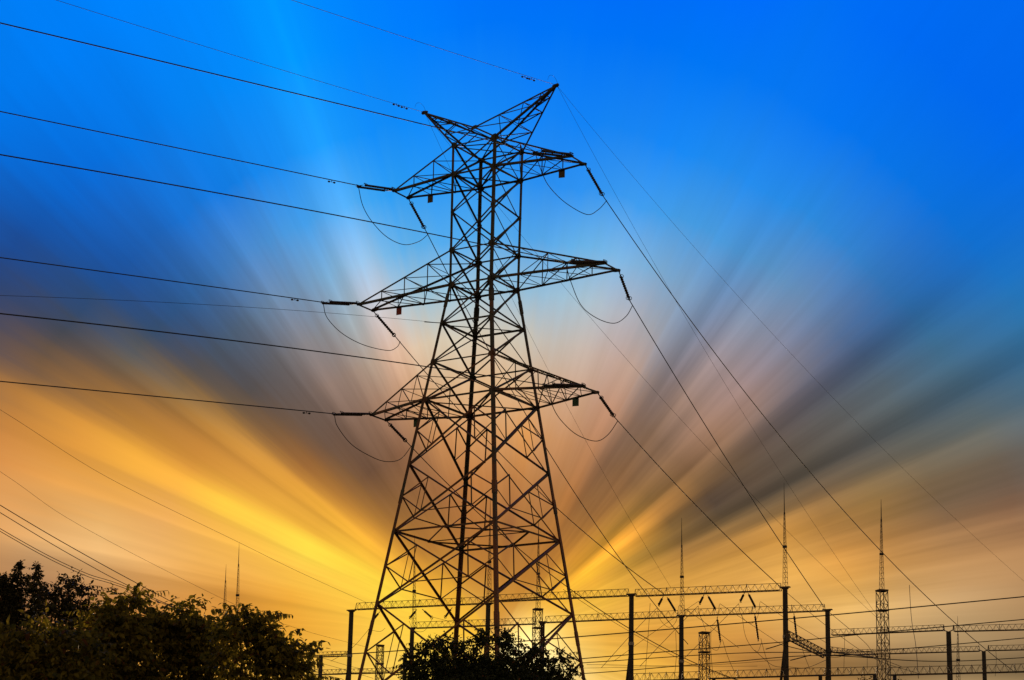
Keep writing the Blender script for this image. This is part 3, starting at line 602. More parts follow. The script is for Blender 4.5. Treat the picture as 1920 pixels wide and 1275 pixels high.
# ------------------------------------------------------------------ the substation behind the pylon
UPV = Vector((0, 0, 1))
def truss(p, q, depth, parent, name='beam', nb=None, r=.017, chord=.029, stubs=()):
    """three-chord lattice beam: two bottom chords, one top chord, zigzag webs"""
    p, q = Vector(p), Vector(q); d = (q - p); L = d.length; d.normalize(); sd = d.cross(UPV).normalized() * depth * .42; up = sd.cross(d).normalized() * depth
    nb = nb or max(4, int(L / (depth * 1.05))); mb = MB()
    mb.tube([p + sd, q + sd], chord, 4); mb.tube([p - sd, q - sd], chord, 4); mb.tube([p + up, q + up], chord * .62, 4)
    for i in range(nb):
        a, m, b = p + d * (L * i / nb), p + d * (L * (i + .5) / nb), p + d * (L * (i + 1) / nb)
        for s in (sd, -sd):
            mb.tube([a + s, m + up], r * .55, 3, False); mb.tube([m + up, b + s], r * .55, 3, False)
        mb.tube([a + sd, a - sd], r * .6, 3, False); mb.tube([a + sd, b - sd], r * .5, 3, False)
    for e in (p, q):
        for s in (sd, -sd): mb.tube([e + s, e + up], r, 4)
    for u in stubs:                                  # uprights over the string attachments
        c = p + d * (L * u)
        for s in (sd, -sd): mb.tube([c + s * 1.05, c + up * 1.12], r * .95, 4)
        mb.tube([c - d * .3 + sd - UPV * .03, c + d * .3 + sd - UPV * .03], chord * 1.5, 4)
    o = mb.build(name, YARD_STEEL, parent)
    return o, d, L, up
def column(top, parent, r0=.165, r1=.14, band=None, brace=True, flare=False, prongs=False, cap=True):
    """spun concrete pole with a clamp band and a raking leg"""
    top = Vector(top); mb = MB(); base = Vector((top.x, top.y, -.3))
    prof = [(0, r0 * 1.25), (1, r1)]
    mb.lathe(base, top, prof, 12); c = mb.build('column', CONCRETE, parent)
    if cap:
        m2 = MB(); m2.lathe(top - UPV * .02, top + UPV * .06, [(0, r1 * 1.1), (.3, r1 * 1.5), (1, r1 * 1.5)], 10)
        m2.box(top + UPV * .09, Vector((.26, -.12, 0)), Vector((.05, .1, 0)), UPV * .03); m2.build('column_cap', YARD_STEEL, c)
    if band:
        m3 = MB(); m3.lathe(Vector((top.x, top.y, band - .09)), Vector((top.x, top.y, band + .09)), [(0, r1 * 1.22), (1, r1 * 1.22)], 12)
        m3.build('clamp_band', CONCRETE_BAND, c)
        if brace:
            m4 = MB(); m4.tube([Vector((top.x, top.y, band - .05)), Vector((top.x - 2.0, top.y + 3.1, -.3))], .075, 8, True, .10); m4.build('raking_leg', CONCRETE, c)
    if prongs:
        for s in (-1, 1):
            m5 = MB(); m5.tube([top, top + Vector((.26 * s, -.12 * s, .12)), top + Vector((.30 * s, -.14 * s, .42))], .035, 5); m5.build('fork_arm', YARD_STEEL, c)
    return c
def mast(base, top, parent, w0=.17, rod=.28):
    """slender three-sided lightning mast ending in a rod"""
    base, top = Vector(base), Vector(top); L = top.z - base.z; zr = base.z + L * (1 - rod); mb = MB()
    lean = (top - base) / L
    n = max(8, int(L * (1 - rod) / .28))
    def pt(k, u):
        z = u * L * (1 - rod); w = w0 * (1 - .78 * u); a = 2 * math.pi * k / 3 + .4
        return base + lean * z + Vector((w * math.cos(a), w * math.sin(a), 0))
    for k in range(3): mb.tube([pt(k, 0), pt(k, 1)], .014, 4)
    for i in range(n):
        for k in range(3):
            mb.tube([pt(k, i / n), pt((k + 1) % 3, (i + 1) / n)], .009, 3, False)
            mb.tube([pt(k, i / n), pt((k + 1) % 3, i / n)], .008, 3, False)
    m = mb.build('lightning_mast', YARD_STEEL, parent)
    m2 = MB(); m2.tube([base + lean * (L * (1 - rod)) - lean * .1, base + lean * (L * (1 - rod * .45)), top], .030, 5, True, .008); m2.build('rod', HARDWARE, m)
    m3 = MB(); m3.lathe(base + lean * (L * .38), base + lean * (L * .40), [(0, w0 * .75), (1, w0 * .75)], 6); m3.build('mast_clamp', HARDWARE, m)
    return m
def pylon_mast(name, top, label, cat, w=.2, group=None, z0=-.2, head=True, mast_top=None, mat_=None):
    """square lattice post"""
    t = thing(name, label, cat, group); top = Vector(top); mb = MB()
    cs = [Vector((sx * w, sy * w, 0)) for sx, sy in ((-1, -1), (1, -1), (1, 1), (-1, 1))]
    rot = Matrix.Rotation(.35, 3, 'Z'); cs = [rot @ c for c in cs]
    b = Vector((top.x, top.y, z0)); H = top.z - z0; n = int(H / (w * 3.0))
    for c in cs: mb.tube([b + c * 1.6, top + c], .027, 4)
    for i in range(n):
        u0, u1 = i / n, (i + 1) / n; k0, k1 = 1.6 - .6 * u0, 1.6 - .6 * u1
        for j in range(4):
            p0, p1 = cs[j], cs[(j + 1) % 4]
            a, e = b + UPV * (H * u0), b + UPV * (H * u1)
            mb.tube([a + p0 * k0, e + p1 * k1], .017, 3, False); mb.tube([a + p1 * k0, e + p0 * k1], .014, 3, False); mb.tube([e + p0 * k1, e + p1 * k1], .017, 3, False)
    mb.build('lattice_post', YARD_STEEL, t)
    if head:
        m2 = MB(); m2.box(top + UPV * .05, rot @ Vector((w * 1.15, 0, 0)), rot @ Vector((0, w * 1.15, 0)), UPV * .035)
        m2.build('head_frame', YARD_STEEL, t)
        m3 = MB()
        m3.box(top - UPV * 1.0, rot @ Vector((w * 1.2, 0, 0)), rot @ Vector((0, w * 1.2, 0)), UPV * .03); m3.build('mid_frame', YARD_STEEL, t)
    if mast_top is not None: mast(top + UPV * .1, mast_top, t, .15, .22)
    set_base(t, b); return t

GD = Vector((25.0, -12.4, 0)).normalized()           # direction of the gantry rows
def yline(x, x0, Y0):                                  # distance at which photo column x meets the row through (x0, Y0)
    P = at(x0, 1150, Y0); n = Vector((-GD.y, GD.x, 0)); d = ray(x, 1150)
    return (P.dot(n) - CAMP.dot(n)) / d.dot(n) * d.y
def gantry(label, x0, Y0, cols, beams, masts=(), depth=.40, **kw):
    t = thing('portal_gantry', label, 'gantry', 'gantries of the substation')
    for c in cols:
        x, y, *o = c; o = o[0] if o else {}
        Y = yline(x, x0, Y0); top = at(x, y, Y); o = dict(o)
        if 'band' in o: o['band'] = at(x, o['band'], Y).z
        column(top, t, **{**kw, **o})
    for xa, ya, xb, yb, st in beams:
        truss(at(xa, ya, yline(xa, x0, Y0)), at(xb, yb, yline(xb, x0, Y0)), depth, t, stubs=st)
    for xb, yb, xt, yt in masts:
        Y = yline(xb, x0, Y0); mast(at(xb, yb, Y), at(xt, yt, Y), t)
    xb = cols[0][0] if cols else beams[0][0]
    Y = yline(xb, x0, Y0); p = at(xb, 1200, Y); p.z = 0; set_base(t, p)
    return lambda x, y: at(x, y, yline(x, x0, Y0))

g1 = gantry('nearest row of concrete gantry columns, its beam ending at the column with the tallest mast', 1471, 121.3,
    [(659, 1147, dict(band=1229)), (915.5, 1134, {}), (1184, 1117, dict(band=1207)), (1472, 1104, dict(band=1194))],
    [(668, 1143, 923, 1131, (.27, .47, .78)), (931, 1128, 1178, 1117, (.3, .6)), (1191, 1118, 1464, 1107, (.22, .49, .77))],
    [(916.5, 1130, 919.5, 936), (1472.5, 1102, 1470, 906)])
g2 = gantry('second row of gantry columns, ending at a plain column right of the masted one', 1552, 129.1,
    [(773, 1180, {}), (1017.5, 1169, {}), (1277.6, 1157, dict(band=1240)), (1551.5, 1146, {})],
    [(779, 1178, 1004, 1170, (.45, .75)), (1023, 1167.5, 1271, 1157, (.4,)), (1284, 1155, 1546, 1145.5, (.21, .49, .77))],
    [(776, 1176, 777.5, 1003), (1279, 1153, 1278, 971)])
g3 = gantry('far right gantry row with a flared dark column topped by a two-pronged fork', 1778, 136,
    [(1778.5, 1185, dict(r0=.24, r1=.15, prongs=True, cap=False))],
    [(1560, 1191, 1770, 1182, (.2, .5)), (1789, 1184, 1960, 1180, (.5,))], [], .36)
g4 = gantry('lower far right gantry row with a forked column close to the right edge', 1845, 145,
    [(1844.5, 1222, dict(r0=.22, r1=.13, prongs=True, cap=False))],
    [(1556, 1229, 1836, 1221, (.5,)), (1854, 1220, 1980, 1217, ())], [], .33)
g5 = gantry('far left gantry row that shows as two thin beams beside the left column', 652, 150,
    [(602, 1230, dict(cap=False)), (760, 1225, dict(cap=False))], [(560, 1233, 651, 1230, (.7,)), (560, 1266, 752, 1261, (.4, .6))], [], .33)
# front row: lattice posts carrying a deep beam along the bottom of the picture
posts = [(713, 1212, None, 'short lattice post between the legs of the pylon on the left', .17), (1008.5, 1144, (1010, 975), 'lattice post with a mast seen through the pylon above the bush', .21),
         (1320.5, 1188, None, 'bare lattice post without a mast between two concrete columns', .21), (1653.5, 1109, (1652, 936), 'tall lattice post with a mast standing alone on the right', .22)]
for x, y, mt, lb, w_ in posts:
    Y = yline(x, 1653, 113.5)
    pylon_mast('lattice_post_tower', at(x, y, Y), lb, 'lattice post', w_, None, -.2, True, at(*mt, Y) if mt else None)
for xa, ya, xb, yb, lb in ((1187, 1277, 1312, 1273, 'low lattice beam left of the bare lattice post'), (1330, 1272.5, 1547, 1266, 'low lattice beam between the bare lattice post and the plain column'),
                           (1547, 1267, 1644, 1264.5, 'short low lattice beam just left of the tall lattice post'), (1665, 1266, 1985, 1258, 'long low lattice beam running out at the right edge')):
    t = thing('busbar_beam', lb, 'lattice beam', 'low beams along the bottom')
    p, q = at(xa, ya, yline(xa, 1653, 114.6)), at(xb, yb, yline(xb, 1653, 114.6))
    truss(p, q, .40, t, 'truss', stubs=(.25, .5, .75))
    for e in (p + (q - p) * .04, q + (p - q) * .04):
        m = MB(); m.tube([Vector((e.x, e.y, -.2)), e - UPV * .05], .10, 8); m.build('support_post', CONCRETE, t)
    set_base(t, Vector((p.x, p.y, 0)))
# boom that links the two rows at the right
t = thing('linking_beam', 'dark lattice boom running away from the masted column to the plain column', 'lattice beam')
pa, pb = at(1477, 1196, 120.9), at(1549, 1233, 129.4); truss(pa, pb, .42, t, 'truss', nb=11, r=.03, chord=.045)
mb = MB(); mb.box(pa, Vector((.1, 0, 0)), Vector((0, .14, 0)), UPV * .22); mb.build('end_bracket', YARD_STEEL, t)
set_base(t, pa)
t = thing('linking_beam', 'faint lattice boom continuing right from the plain column', 'lattice beam')
pa, pb = at(1556, 1222, 129.4), at(1640, 1233, 140); truss(pa, pb, .3, t, 'truss', nb=9, r=.024, chord=.034)
mb = MB(); mb.box(pa, Vector((.08, 0, 0)), Vector((0, .1, 0)), UPV * .16); mb.build('end_bracket', YARD_STEEL, t); set_base(t, pa)
# free-standing masts on the left and one far behind on the right
for x, yb, xt, yt, Y, lb in ((443.5, 1180, 448.5, 1017, 165, 'taller of the two thin masts above the trees on the left'), (419.5, 1180, 424, 1058, 170, 'shorter of the two thin masts above the trees on the left'),
                             (1797, 1290, 1795.5, 1155, 160, 'small faint mast behind the forked column on the right')):
    t = thing('mast', lb, 'mast'); b = at(x, yb, Y); m = mast(b, at(xt, yt, Y), t, .20, .25)
    mb = MB(); mb.lathe(Vector((b.x, b.y, -.2)), b, [(0, .3), (1, .16)], 8); mb.build('mast_base', CONCRETE, t); set_base(t, Vector((b.x, b.y, 0)))

# insulator strings hanging from the gantry beams
def gstring(p, q, label, group):
    t = thing('insulator_string', label, 'insulator', group); p, q = Vector(p), Vector(q); d = (q - p).normalized()
    disc_string('disc_string', p + d * .18, q - d * .12, t, .07)
    for a, b in ((p, p + d * .2), (q - d * .14, q)):
        mb = MB(); mb.tube([a, b], .022, 5); mb.build('link', HARDWARE, t)
    mb = MB(); mb.ring(q - d * .10, d.cross(UPV) + d * .3, .10, .013); mb.build('corona_ring', HARDWARE, t)
    set_base(t, p); return q
sl_, sr_ = {}, {}
bays = [(1245.5, 1117), (1322, 1114), (1398, 1110)]
order = ['first', 'second', 'third']
for i, (x, y) in enumerate(bays):
    A = g1(x, y)
    sl_[i] = gstring(g1(x - 2, y + 1), g1(x - 12.5, y + 22) + Vector((0, -.5, 0)), f'{order[i]} of three strings slanting down left from the right-hand gantry beam', 'strings on the right-hand beam')
    sr_[i] = gstring(g1(x + 6, y + 1) + Vector((0, .3, 0)), g1(x + 27, y + 18) + Vector((0, 2.2, 0)), f'{order[i]} of three strings slanting down right from the right-hand gantry beam', 'strings on the right-hand beam')
for i, (x, y, x2, y2) in enumerate(((1344.5, 1157, 1354.5, 1199), (1415, 1150, 1426.5, 1197), (1488.5, 1150, 1499, 1194))):
    sl_[10 + i] = gstring(g2(x, y), g2(x2, y2) + Vector((0, 1.2, 0)), f'{order[i]} of three steep strings hanging from the second gantry row', 'steep strings on the second row')
for i, (x, y, x2, y2, lb) in enumerate(((781.5, 1143, 768, 1163, 'left-slanting string on the gantry beam seen inside the pylon, first one'), (791.5, 1142, 811, 1157, 'right-slanting string on the gantry beam seen inside the pylon'),
                                    (848, 1139, 833.5, 1162, 'left-slanting string on the gantry beam just behind the central legs'), (712, 1147, 700, 1166, 'left-slanting string near the left leg of the pylon'))):
    sl_[20 + i] = gstring(g1(x, y), g1(x2, y2) + Vector((0, .6 * (1 if x2 > x else -1), 0)), lb, 'strings on the left-hand beam')

# conductors of the yard: each given by photo positions and distances
def ywire(pts, r, label, name='yard_wire', cat='wire', group='wires of the substation', sag=None):
    P = [at(*p) for p in pts]
    if len(P) == 2: Q = parabola(P[0], P[1], sag or .05, 16)
    else:                                            # smooth curve through all the points
        Q = []; X = [P[0] * 2 - P[1]] + P + [P[-1] * 2 - P[-2]]
        for i in range(1, len(X) - 2):
            for k in range(8):
                t = k / 8; a, b, c, d = X[i - 1], X[i], X[i + 1], X[i + 2]
                Q.append(.5 * ((2 * b) + (c - a) * t + (2 * a - 5 * b + 4 * c - d) * t * t + (3 * b - a - 3 * c + d) * t ** 3))
        Q.append(P[-1])
    return wire(name, Q, r, label, cat, group)
ywire([(560, 1231, 124), (750, 1220, 121), (1150, 1188.5, 115), (1560, 1153, 110), (1990, 1112, 106)], .029, 'highest of the level busbar lines, rising past the pylon to the right edge', 'busbar_line', 'busbar', 'level busbar lines')
ywire([(1080, 1236, 121), (1150, 1230, 120), (1466, 1204, 117), (1640, 1187, 115), (1990, 1155, 112)], .026, 'second busbar line from the top, crossing the tall lattice post halfway up', 'busbar_line', 'busbar', 'level busbar lines')
ywire([(1090, 1243, 124), (1373, 1225, 122), (1560, 1223, 121), (1662, 1219, 120), (1990, 1190, 117)], .024, 'third busbar line from the top, sagging gently right of the plain column', 'busbar_line', 'busbar', 'level busbar lines')
ywire([(1090, 1263, 124), (1150, 1259, 124), (1367, 1241, 123), (1540, 1229, 122), (1758, 1240, 121), (1990, 1229, 120)], .024, 'lowest thick busbar line, dipping behind the flared column', 'busbar_line', 'busbar', 'level busbar lines')
ywire([(1100, 1246, 150), (1300, 1248, 150), (1480, 1236, 150)], .014, 'thin upper of two faint level lines right of the bush')
ywire([(1080, 1253, 152), (1240, 1250, 152), (1420, 1249, 152)], .012, 'thin lower of two faint level lines right of the bush')
ywire([(606, 1264, 128), (760, 1257, 126), (900, 1247, 124)], .016, 'level line low between the left column and the bush')
# drops from the strings
for i in range(3):
    x, y = bays[i]
    ywire([(x - 13, y + 22, 123 - i * 1.2), (x - 52, y + 62, 118), (x - 118 - 4 * i, y + 135, 112)], .013, f'wire slanting down left from the {order[i]} string of the right-hand beam', group='wires under the right-hand beam')
    ywire([(x + 28, y + 18, 126 - i * 1.2), (x + 70, y + 46, 130), (x + 140 + 8 * i, y + 98, 138)], .013, f'wire running down right from the {order[i]} string of the right-hand beam', group='wires under the right-hand beam')
    ywire([(x - 13, y + 22, 123 - i * 1.2), (x - 8, y + 44, 123.5), (x + 8, y + 59, 124), (x + 22, y + 48, 125), (x + 27, y + 19, 126)], .012, f'slack loop hanging under the {order[i]} string pair of the right-hand beam', 'jumper_loop', 'jumper cable', 'loops under the right-hand beam')
for i, (x, y, xe, ye) in enumerate(((1354.5, 1199, 1378, 1262), (1426.5, 1197, 1448, 1262), (1499, 1194, 1519, 1256))):
    ywire([(x, y, 130), ((x + xe) / 2 - 2, (y + ye) / 2, 130.5), (xe, ye, 131)], .013, f'wire falling from the {order[i]} steep string of the second row', group='falling wires of the second row')
ywire([(1353, 1200, 130), (1345, 1219, 129), (1331, 1212, 128), (1321, 1196, 127)], .011, 'short curl of cable beside the first steep string')
ywire([(1391, 1152, 124), (1397, 1190, 124), (1408, 1212, 124), (1420, 1222, 124), (1428, 1205, 125)], .012, 'long hanging loop left of the masted column')
ywire([(1308, 1145, 124), (1317, 1165, 123), (1325, 1187, 119)], .011, 'thin dropper leading to the top of the bare lattice post')
ywire([(1219, 1131, 116), (1216, 1180, 116), (1209, 1275, 116)], .012, 'near vertical dropper right of the third concrete column')
ywire([(1267, 1184, 118), (1268, 1230, 118), (1264, 1275, 118)], .012, 'near vertical dropper just left of the fourth concrete column')
ywire([(1333, 1179, 119), (1333, 1220, 119), (1337, 1272, 119)], .012, 'near vertical dropper just right of the bare lattice post')
ywire([(1705, 1097, 127), (1709, 1160, 124), (1717, 1210, 121), (1722, 1272, 118)], .016, 'long dropper hanging from a sloping line right of the tall lattice post')
ywire([(1584, 1186, 128), (1583, 1225, 128), (1582, 1262, 128)], .012, 'dropper right of the plain column')
ywire([(1626, 1222, 128), (1626, 1255, 128)], .012, 'short dropper just left of the tall lattice post')
ywire([(1867, 1215, 135), (1868, 1240, 135), (1866, 1268, 135)], .012, 'short dropper at the right edge beside the forked column')
ywire([(1478, 1212, 121), (1520, 1222, 124), (1560, 1230, 128)], .024, 'thick short line under the dark boom', group='lines under the boom')
ywire([(1475, 1250, 121), (1512, 1252, 123), (1548, 1238, 126)], .014, 'slack line sagging between the masted column and the plain column', group='lines under the boom')
ywire([(1552, 1232, 128), (1572, 1232, 128), (1586, 1226, 127), (1600, 1215, 127)], .013, 'curved cable right of the plain column')
ywire([(1415, 1219, 124), (1430, 1233, 124), (1450, 1248, 124), (1475, 1252, 123)], .013, 'curved cable left of the masted column, low down')
ywire([(1436, 1217, 122), (1468, 1207, 121)], .030, 'thick short string of discs left of the masted column', sag=.01)
ywire([(1482, 1238, 122), (1520, 1228, 123)], .030, 'thick short string of discs right of the masted column', sag=.01)
ywire([(1549, 1143, 129), (1620, 1203, 137), (1643, 1230, 140), (1690, 1250, 142)], .016, 'sloping line falling right from the top of the plain column')
ywire([(1476, 1112, 121), (1549, 1173, 124), (1640, 1235, 128), (1720, 1262, 131)], .014, 'sloping line falling right from the masted column top')
ywire([(1056, 1105, 119), (1160, 1172, 124), (1280, 1238, 129), (1385, 1277, 132)], .012, 'long thin line falling right behind the right legs of the pylon')
ywire([(1150, 1240, 117), (1250, 1168, 120), (1310, 1127, 123)], .011, 'thin line rising right under the right-hand beam')
ywire([(620, 1240, 122), (660, 1215, 122), (700, 1170, 123)], .011, 'thin line rising right past the left column')
ywire([(600, 1243, 126), (640, 1254, 126), (700, 1272, 126)], .010, 'thin line falling right behind the left column')
ywire([(600, 1232, 126), (660, 1250, 126), (720, 1262, 126)], .010, 'second thin line falling right behind the left column')
ywire([(690, 1180, 124), (712, 1184, 124), (722, 1178, 124)], .010, 'small slack loop beside the left leg of the pylon', 'jumper_loop', 'jumper cable')
ywire([(767, 1164, 124), (775, 1181, 124), (795, 1183, 124), (811, 1160, 125)], .010, 'small slack loop between two strings inside the pylon', 'jumper_loop', 'jumper cable')
ywire([(811, 1157, 125), (870, 1172, 127), (930, 1190, 129)], .010, 'thin line leading right from the string inside the pylon')
# lines that come in from the left and pass behind the trees
ywire([(-800, 300, 86), (-300, 588, 92), (0, 768, 98), (200, 894, 106), (450, 1018, 115), (560, 1072, 122), (690, 1131, 132.8)], .0085, 'uppermost thin line falling from the left edge to the left gantry beam', 'distant_line', 'wire', 'thin lines at the left edge')
ywire([(-800, 380, 88), (-300, 692, 94), (0, 884, 100), (150, 985, 106), (433, 1130, 116), (560, 1179, 121), (690, 1214, 126)], .0075, 'second thin line falling from the left edge and vanishing behind the trees', 'distant_line', 'wire', 'thin lines at the left edge')
for y0, ya, yb, xb, ye, r_, lb in ((947, 1035, 1122, 310, 1262, .017, 'upper of the thick lines falling steeply from the left edge into the trees'), (961, 1050, 1122, 290, 1263, .015, 'middle of the thick lines falling from the left edge into the trees'),
                             (991, 1070, 1120, 285, 1264, .014, 'lower pair line, its upper strand, falling from the left edge into the trees'), (996, 1075, 1123, 285, 1265, .014, 'lower pair line, its lower strand, falling from the left edge into the trees')):
    xe = 575 + (ye - 1262) * 14
    ywire([(-900, y0 - 560, 72), (-300, y0 - 185, 78), (0, y0, 84), (150, ya, 91) if xb > 286 else (150, ya, 91), (xb, yb, 102), (xe, ye, 149)], r_, lb, 'distant_line', 'wire', 'thick lines at the left edge')

# ------------------------------------------------------------------ trees
def leaf_material(name, dark, light, trans):
    m = bpy.data.materials.new(name); m.use_nodes = True; nt = m.node_tree; N = nt.nodes.new; L = nt.links.new
    b = nt.nodes['Principled BSDF']; b.inputs['Roughness'].default_value = .6; b.inputs['Specular IOR Level'].default_value = .12
    at_ = N('ShaderNodeAttribute'); at_.attribute_name = 'leaf_kind'
    cr = N('ShaderNodeValToRGB'); L(at_.outputs['Fac'], cr.inputs[0])
    cr.color_ramp.elements[0].color = (*dark, 1); cr.color_ramp.elements[1].color = (*light, 1)
    e = cr.color_ramp.elements.new(.93); e.color = (light[0] * 1.1, light[1] * 1.0, light[2], 1)
    cr.color_ramp.elements[2].color = (.11, .045, .015, 1)
    L(cr.outputs[0], b.inputs['Base Color'])
    tr = N('ShaderNodeBsdfTranslucent'); gm = N('ShaderNodeVectorMath'); gm.operation = 'MULTIPLY'; gm.inputs[1].default_value = (1.9, 1.7, 1.0); L(cr.outputs[0], gm.inputs[0]); L(gm.outputs[0], tr.inputs[0])
    mx = N('ShaderNodeMixShader'); mx.inputs[0].default_value = trans
    L(b.outputs[0], mx.inputs[1]); L(tr.outputs[0], mx.inputs[2]); L(mx.outputs[0], nt.nodes['Material Output'].inputs['Surface'])
    return m
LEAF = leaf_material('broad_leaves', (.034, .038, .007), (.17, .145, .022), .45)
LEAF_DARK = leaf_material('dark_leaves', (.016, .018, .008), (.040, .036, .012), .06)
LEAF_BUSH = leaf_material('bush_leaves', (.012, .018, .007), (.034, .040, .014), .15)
BARK = mat('bark', (.05, .036, .024), .9, 0, .4, 9, None, (0, 1), .4)

def leaves_mesh(name, C, D, U, length, width, m, parent, kinds):
    """leaf-shaped faces: C base points, D directions, U upper-side normals (numpy arrays)"""
    n = len(C); S = np.cross(D, U); S /= np.linalg.norm(S, axis=1)[:, None] + 1e-9; U = np.cross(S, D)
    l = length[:, None]; w = width[:, None]
    droop = -U * (l * .16)
    V = np.stack([C, C + D * l * .32 + S * w * .5 + U * w * .12, C + D * l * .68 + S * w * .36 + U * w * .06 + droop * .5,
                  C + D * l + droop, C + D * l * .68 - S * w * .36 + U * w * .06 + droop * .5, C + D * l * .32 - S * w * .5 + U * w * .12], 1).reshape(-1, 3)
    base = (np.arange(n) * 6)[:, None]
    F = np.concatenate([base + np.array([0, 1, 2, 3]), base + np.array([0, 3, 4, 5])], 1).reshape(-1)
    me = bpy.data.meshes.new(name); me.vertices.add(len(V)); me.vertices.foreach_set('co', V.astype(np.float32).ravel())
    me.loops.add(len(F)); me.loops.foreach_set('vertex_index', F.astype(np.int32))
    me.polygons.add(2 * n); me.polygons.foreach_set('loop_start', np.arange(0, 8 * n, 4, dtype=np.int32))
    me.update(calc_edges=True)
    a = me.attributes.new('leaf_kind', 'FLOAT', 'FACE'); a.data.foreach_set('value', np.repeat(kinds, 2).astype(np.float32))
    me.materials.append(m); o = bpy.data.objects.new(name, me); COL.objects.link(o); o.parent = parent; return o

def tree(name, label, cat, Y, lobes, m, leaf=.10, sprays=260, per=8, group=None, upright=0.0, trunk_r=.10, reach=1.0, shoots=0, skirt=True):
    """lobes: photo x, y, radius in photo px across, and height factor; distance Y. The crown goes down behind the frame's edge."""
    t = thing(name, label, cat, group); cs = []
    for lb in lobes:
        x, y, r, *o = lb; fz = o[0] if o else 1.0; dy = o[1] if len(o) > 1 else 0.0
        c = at(x, y, Y + dy); cs.append((c, r * (.8 if r > 12 and y < 1290 else 1.0) / FPX * Y, fz))
    # the crown reaches further down than the photograph shows
    xs = [c.x for c, *_ in cs]; x0, x1, zl = min(xs), max(xs), min(c.z - r for c, r, _ in cs); nv = len(cs)
    for i in range(9 if skirt else 0):
        z = 1.9 + (max(zl, 2.6) - 1.2) * (i / 8); k = .55 + .45 * i / 8; xm = (x0 + x1) / 2; hw = max(.8, (x1 - x0) / 2) * k
        for s in (-1, 1): cs.append((Vector((xm + s * hw * .6 + RNG.normal() * .12, Y + RNG.normal() * .35 + .3, z)), max(.6, hw * .55), .9))
    cx = sum(c.x for c, *_ in cs) / len(cs); base = Vector((cx, Y, 0))
    Cs, Ds, Us, Ls = [], [], [], []; 
    limbs = MB(); fork = Vector((cx, Y, max(1.2, 1.9)))
    for ci, (c, r, fz) in enumerate(cs):
        mid = fork.lerp(c, .5) + Vector((RNG.normal() * .1, RNG.normal() * .1, .15))
        limbs.tube([fork, mid, c + UPV * r * fz * .3], trunk_r * .45, 6, True, .012)
        n = int(sprays * (r / .55) ** 2 * max(1, fz ** .8) * (1 if ci < nv else .30))
        for _ in range(n):
            d = RNG.normal(size=3); d /= np.linalg.norm(d); rad = RNG.uniform(.25, 1.0) ** .45
            ctr = np.array(c) + d * rad * r * np.array([1, 1.1, fz])
            # a twig that arches outwards and up, leaves alternate along it and hang
            ax = d * np.array([1, 1, .6]) + np.array([0, 0, .35 + upright]) + RNG.normal(size=3) * .45; ax /= np.linalg.norm(ax)
            L = leaf * reach * RNG.uniform(2.2, 4.2); k = per + RNG.integers(-2, 3)
            u = np.linspace(.05, 1, k); P = ctr + np.outer(u * L, ax) + np.outer(u ** 2, [0, 0, -.35 * L])
            side = np.cross(ax, [0, 0, 1]); side /= np.linalg.norm(side) + 1e-6
            sg = np.where(np.arange(k) % 2, 1, -1)[:, None]
            dd = ax * .55 + side * sg * .8 + np.array([0, 0, -.8]) + RNG.normal(size=(k, 3)) * .35; dd[-1] = ax + [0, 0, -.5]
            dd /= np.linalg.norm(dd, axis=1)[:, None]
            uu = np.array([0, 0, 1.]) + RNG.normal(size=(k, 3)) * .5
            Cs.append(P); Ds.append(dd); Us.append(uu); Ls.append(leaf * RNG.uniform(.6, 1.15, k) * (1 - .25 * u))
    # long arching shoots that stand out of the top of the crown
    top = [q for q in cs if q[0].z + q[1] * q[2] > at(q[0].x / Y * FPX + 960, 1290, Y).z]
    for _ in range(shoots):
        c, r, fz = top[RNG.integers(len(top))]; a = RNG.uniform(0, 2 * math.pi); e = RNG.uniform(.1, 1.2)
        d = np.array([math.cos(a) * math.cos(e), math.sin(a) * math.cos(e), math.sin(e)])
        P0 = np.array(c) + d * r * np.array([1, 1, fz]) * .65; k = 13; L = leaf * RNG.uniform(4.0, 6.5) * min(1.3, reach)
        ax = d * np.array([.9, .9, .5]) + np.array([0, 0, .6]) + RNG.normal(size=3) * .25; ax /= np.linalg.norm(ax)
        u = np.linspace(.1, 1, k); P = P0 + np.outer(u * L, ax) + np.outer(u ** 2, [0, 0, -.45 * L]) + np.outer(u ** 2, [d[0] * .2 * L, 0, 0])
        side = np.cross(ax, [0, 0, 1]); side /= np.linalg.norm(side) + 1e-6
        sg = np.where(np.arange(k) % 2, 1, -1)[:, None]
        dd = ax * .35 + side * sg * .6 + np.array([0, 0, -.95]) + RNG.normal(size=(k, 3)) * .28; dd /= np.linalg.norm(dd, axis=1)[:, None]
        Cs.append(P); Ds.append(dd); Us.append(np.array([0, 0, 1.]) + np.outer(np.ones(k), d) + RNG.normal(size=(k, 3)) * .4); Ls.append(leaf * RNG.uniform(.75, 1.2, k) * (1 - .35 * u))
        limbs.tube([Vector(P0 - ax * .1 * L)] + [Vector(P[i]) for i in (0, 4, 8, 12)], .005, 3, False)
    Cc, Dd, Uu, Ll = map(np.concatenate, (Cs, Ds, Us, Ls))
    kinds = np.clip(RNG.normal(.45, .26, len(Cc)), 0, 1)
    crown = leaves_mesh('crown', Cc, Dd, Uu, Ll, Ll * RNG.uniform(.42, .6, len(Ll)), m, t, kinds)
    limbs.tube([base - UPV * .2, base + Vector((.05, .03, fork.z * .5)), fork], trunk_r, 9, True, trunk_r * .75)
    tk = limbs.build('trunk', BARK, t, True)
    set_base(t, base); return len(Cc)

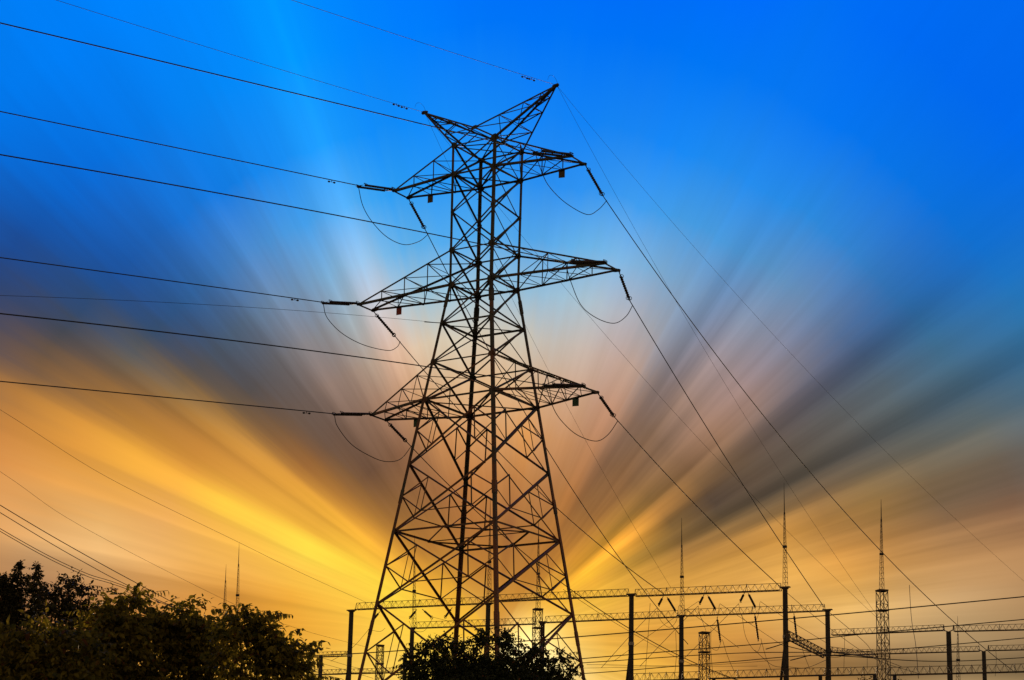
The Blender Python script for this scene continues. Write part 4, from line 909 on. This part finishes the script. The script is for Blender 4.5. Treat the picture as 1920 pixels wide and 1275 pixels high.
G = 'leafy trees in front on the left'
def low(xs, r=60, dy=0.0): return [(x, y, r, 1.0, dy) for x, y in xs]
nl = 0
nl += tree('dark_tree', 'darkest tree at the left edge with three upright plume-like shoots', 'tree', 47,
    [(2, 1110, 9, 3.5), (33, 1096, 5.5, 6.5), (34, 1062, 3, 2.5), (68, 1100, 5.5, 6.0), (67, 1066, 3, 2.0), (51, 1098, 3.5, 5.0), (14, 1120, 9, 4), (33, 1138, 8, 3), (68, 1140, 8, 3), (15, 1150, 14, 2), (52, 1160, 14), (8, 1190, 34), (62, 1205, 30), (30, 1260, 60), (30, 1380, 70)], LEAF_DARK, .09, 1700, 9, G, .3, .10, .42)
nl += tree('broadleaf_tree', 'dark low-crowned tree just right of the upright shoots', 'tree', 45,
    [(95, 1130, 34), (128, 1118, 34), (152, 1125, 22), (110, 1165, 42), (150, 1180, 45), (120, 1290, 90)], LEAF_DARK, .12, 230, 8, G, .1, shoots=26)
nl += tree('broadleaf_tree', 'broad green tree filling the bottom left corner', 'tree', 38,
    [(25, 1225, 55), (85, 1205, 50), (60, 1265, 60), (140, 1235, 55), (110, 1330, 95), (20, 1350, 90)], LEAF, .18, 170, 8, G, 0, .10, .68, shoots=22)
nl += tree('broadleaf_tree', 'green tree whose rounded top rises where the thick wires meet the trees', 'tree', 40,
    [(215, 1155, 42), (243, 1140, 30), (195, 1185, 42), (235, 1200, 48), (205, 1250, 60), (250, 1275, 55), (225, 1370, 100)], LEAF, .175, 165, 8, G, 0, .10, .68, shoots=34)
nl += tree('broadleaf_tree', 'green tree in the middle of the row with a ragged, wide top', 'tree', 41,
    [(280, 1192, 38), (402, 1200, 36), (305, 1158, 32), (340, 1170, 40), (370, 1160, 26), (310, 1205, 50), (365, 1215, 50), (335, 1270, 60), (400, 1250, 45), (340, 1380, 100)], LEAF, .175, 155, 8, G, 0, .10, .68, shoots=34)
nl += tree('broadleaf_tree', 'green tree at the right end of the row with a domed, drooping side', 'tree', 39,
    [(448, 1175, 34), (474, 1178, 30), (500, 1200, 36), (452, 1225, 52), (520, 1225, 42), (550, 1232, 34), (566, 1262, 26), (500, 1275, 58), (535, 1290, 45), (500, 1390, 100)], LEAF, .17, 150, 8, G, 0, .10, .68, shoots=44)
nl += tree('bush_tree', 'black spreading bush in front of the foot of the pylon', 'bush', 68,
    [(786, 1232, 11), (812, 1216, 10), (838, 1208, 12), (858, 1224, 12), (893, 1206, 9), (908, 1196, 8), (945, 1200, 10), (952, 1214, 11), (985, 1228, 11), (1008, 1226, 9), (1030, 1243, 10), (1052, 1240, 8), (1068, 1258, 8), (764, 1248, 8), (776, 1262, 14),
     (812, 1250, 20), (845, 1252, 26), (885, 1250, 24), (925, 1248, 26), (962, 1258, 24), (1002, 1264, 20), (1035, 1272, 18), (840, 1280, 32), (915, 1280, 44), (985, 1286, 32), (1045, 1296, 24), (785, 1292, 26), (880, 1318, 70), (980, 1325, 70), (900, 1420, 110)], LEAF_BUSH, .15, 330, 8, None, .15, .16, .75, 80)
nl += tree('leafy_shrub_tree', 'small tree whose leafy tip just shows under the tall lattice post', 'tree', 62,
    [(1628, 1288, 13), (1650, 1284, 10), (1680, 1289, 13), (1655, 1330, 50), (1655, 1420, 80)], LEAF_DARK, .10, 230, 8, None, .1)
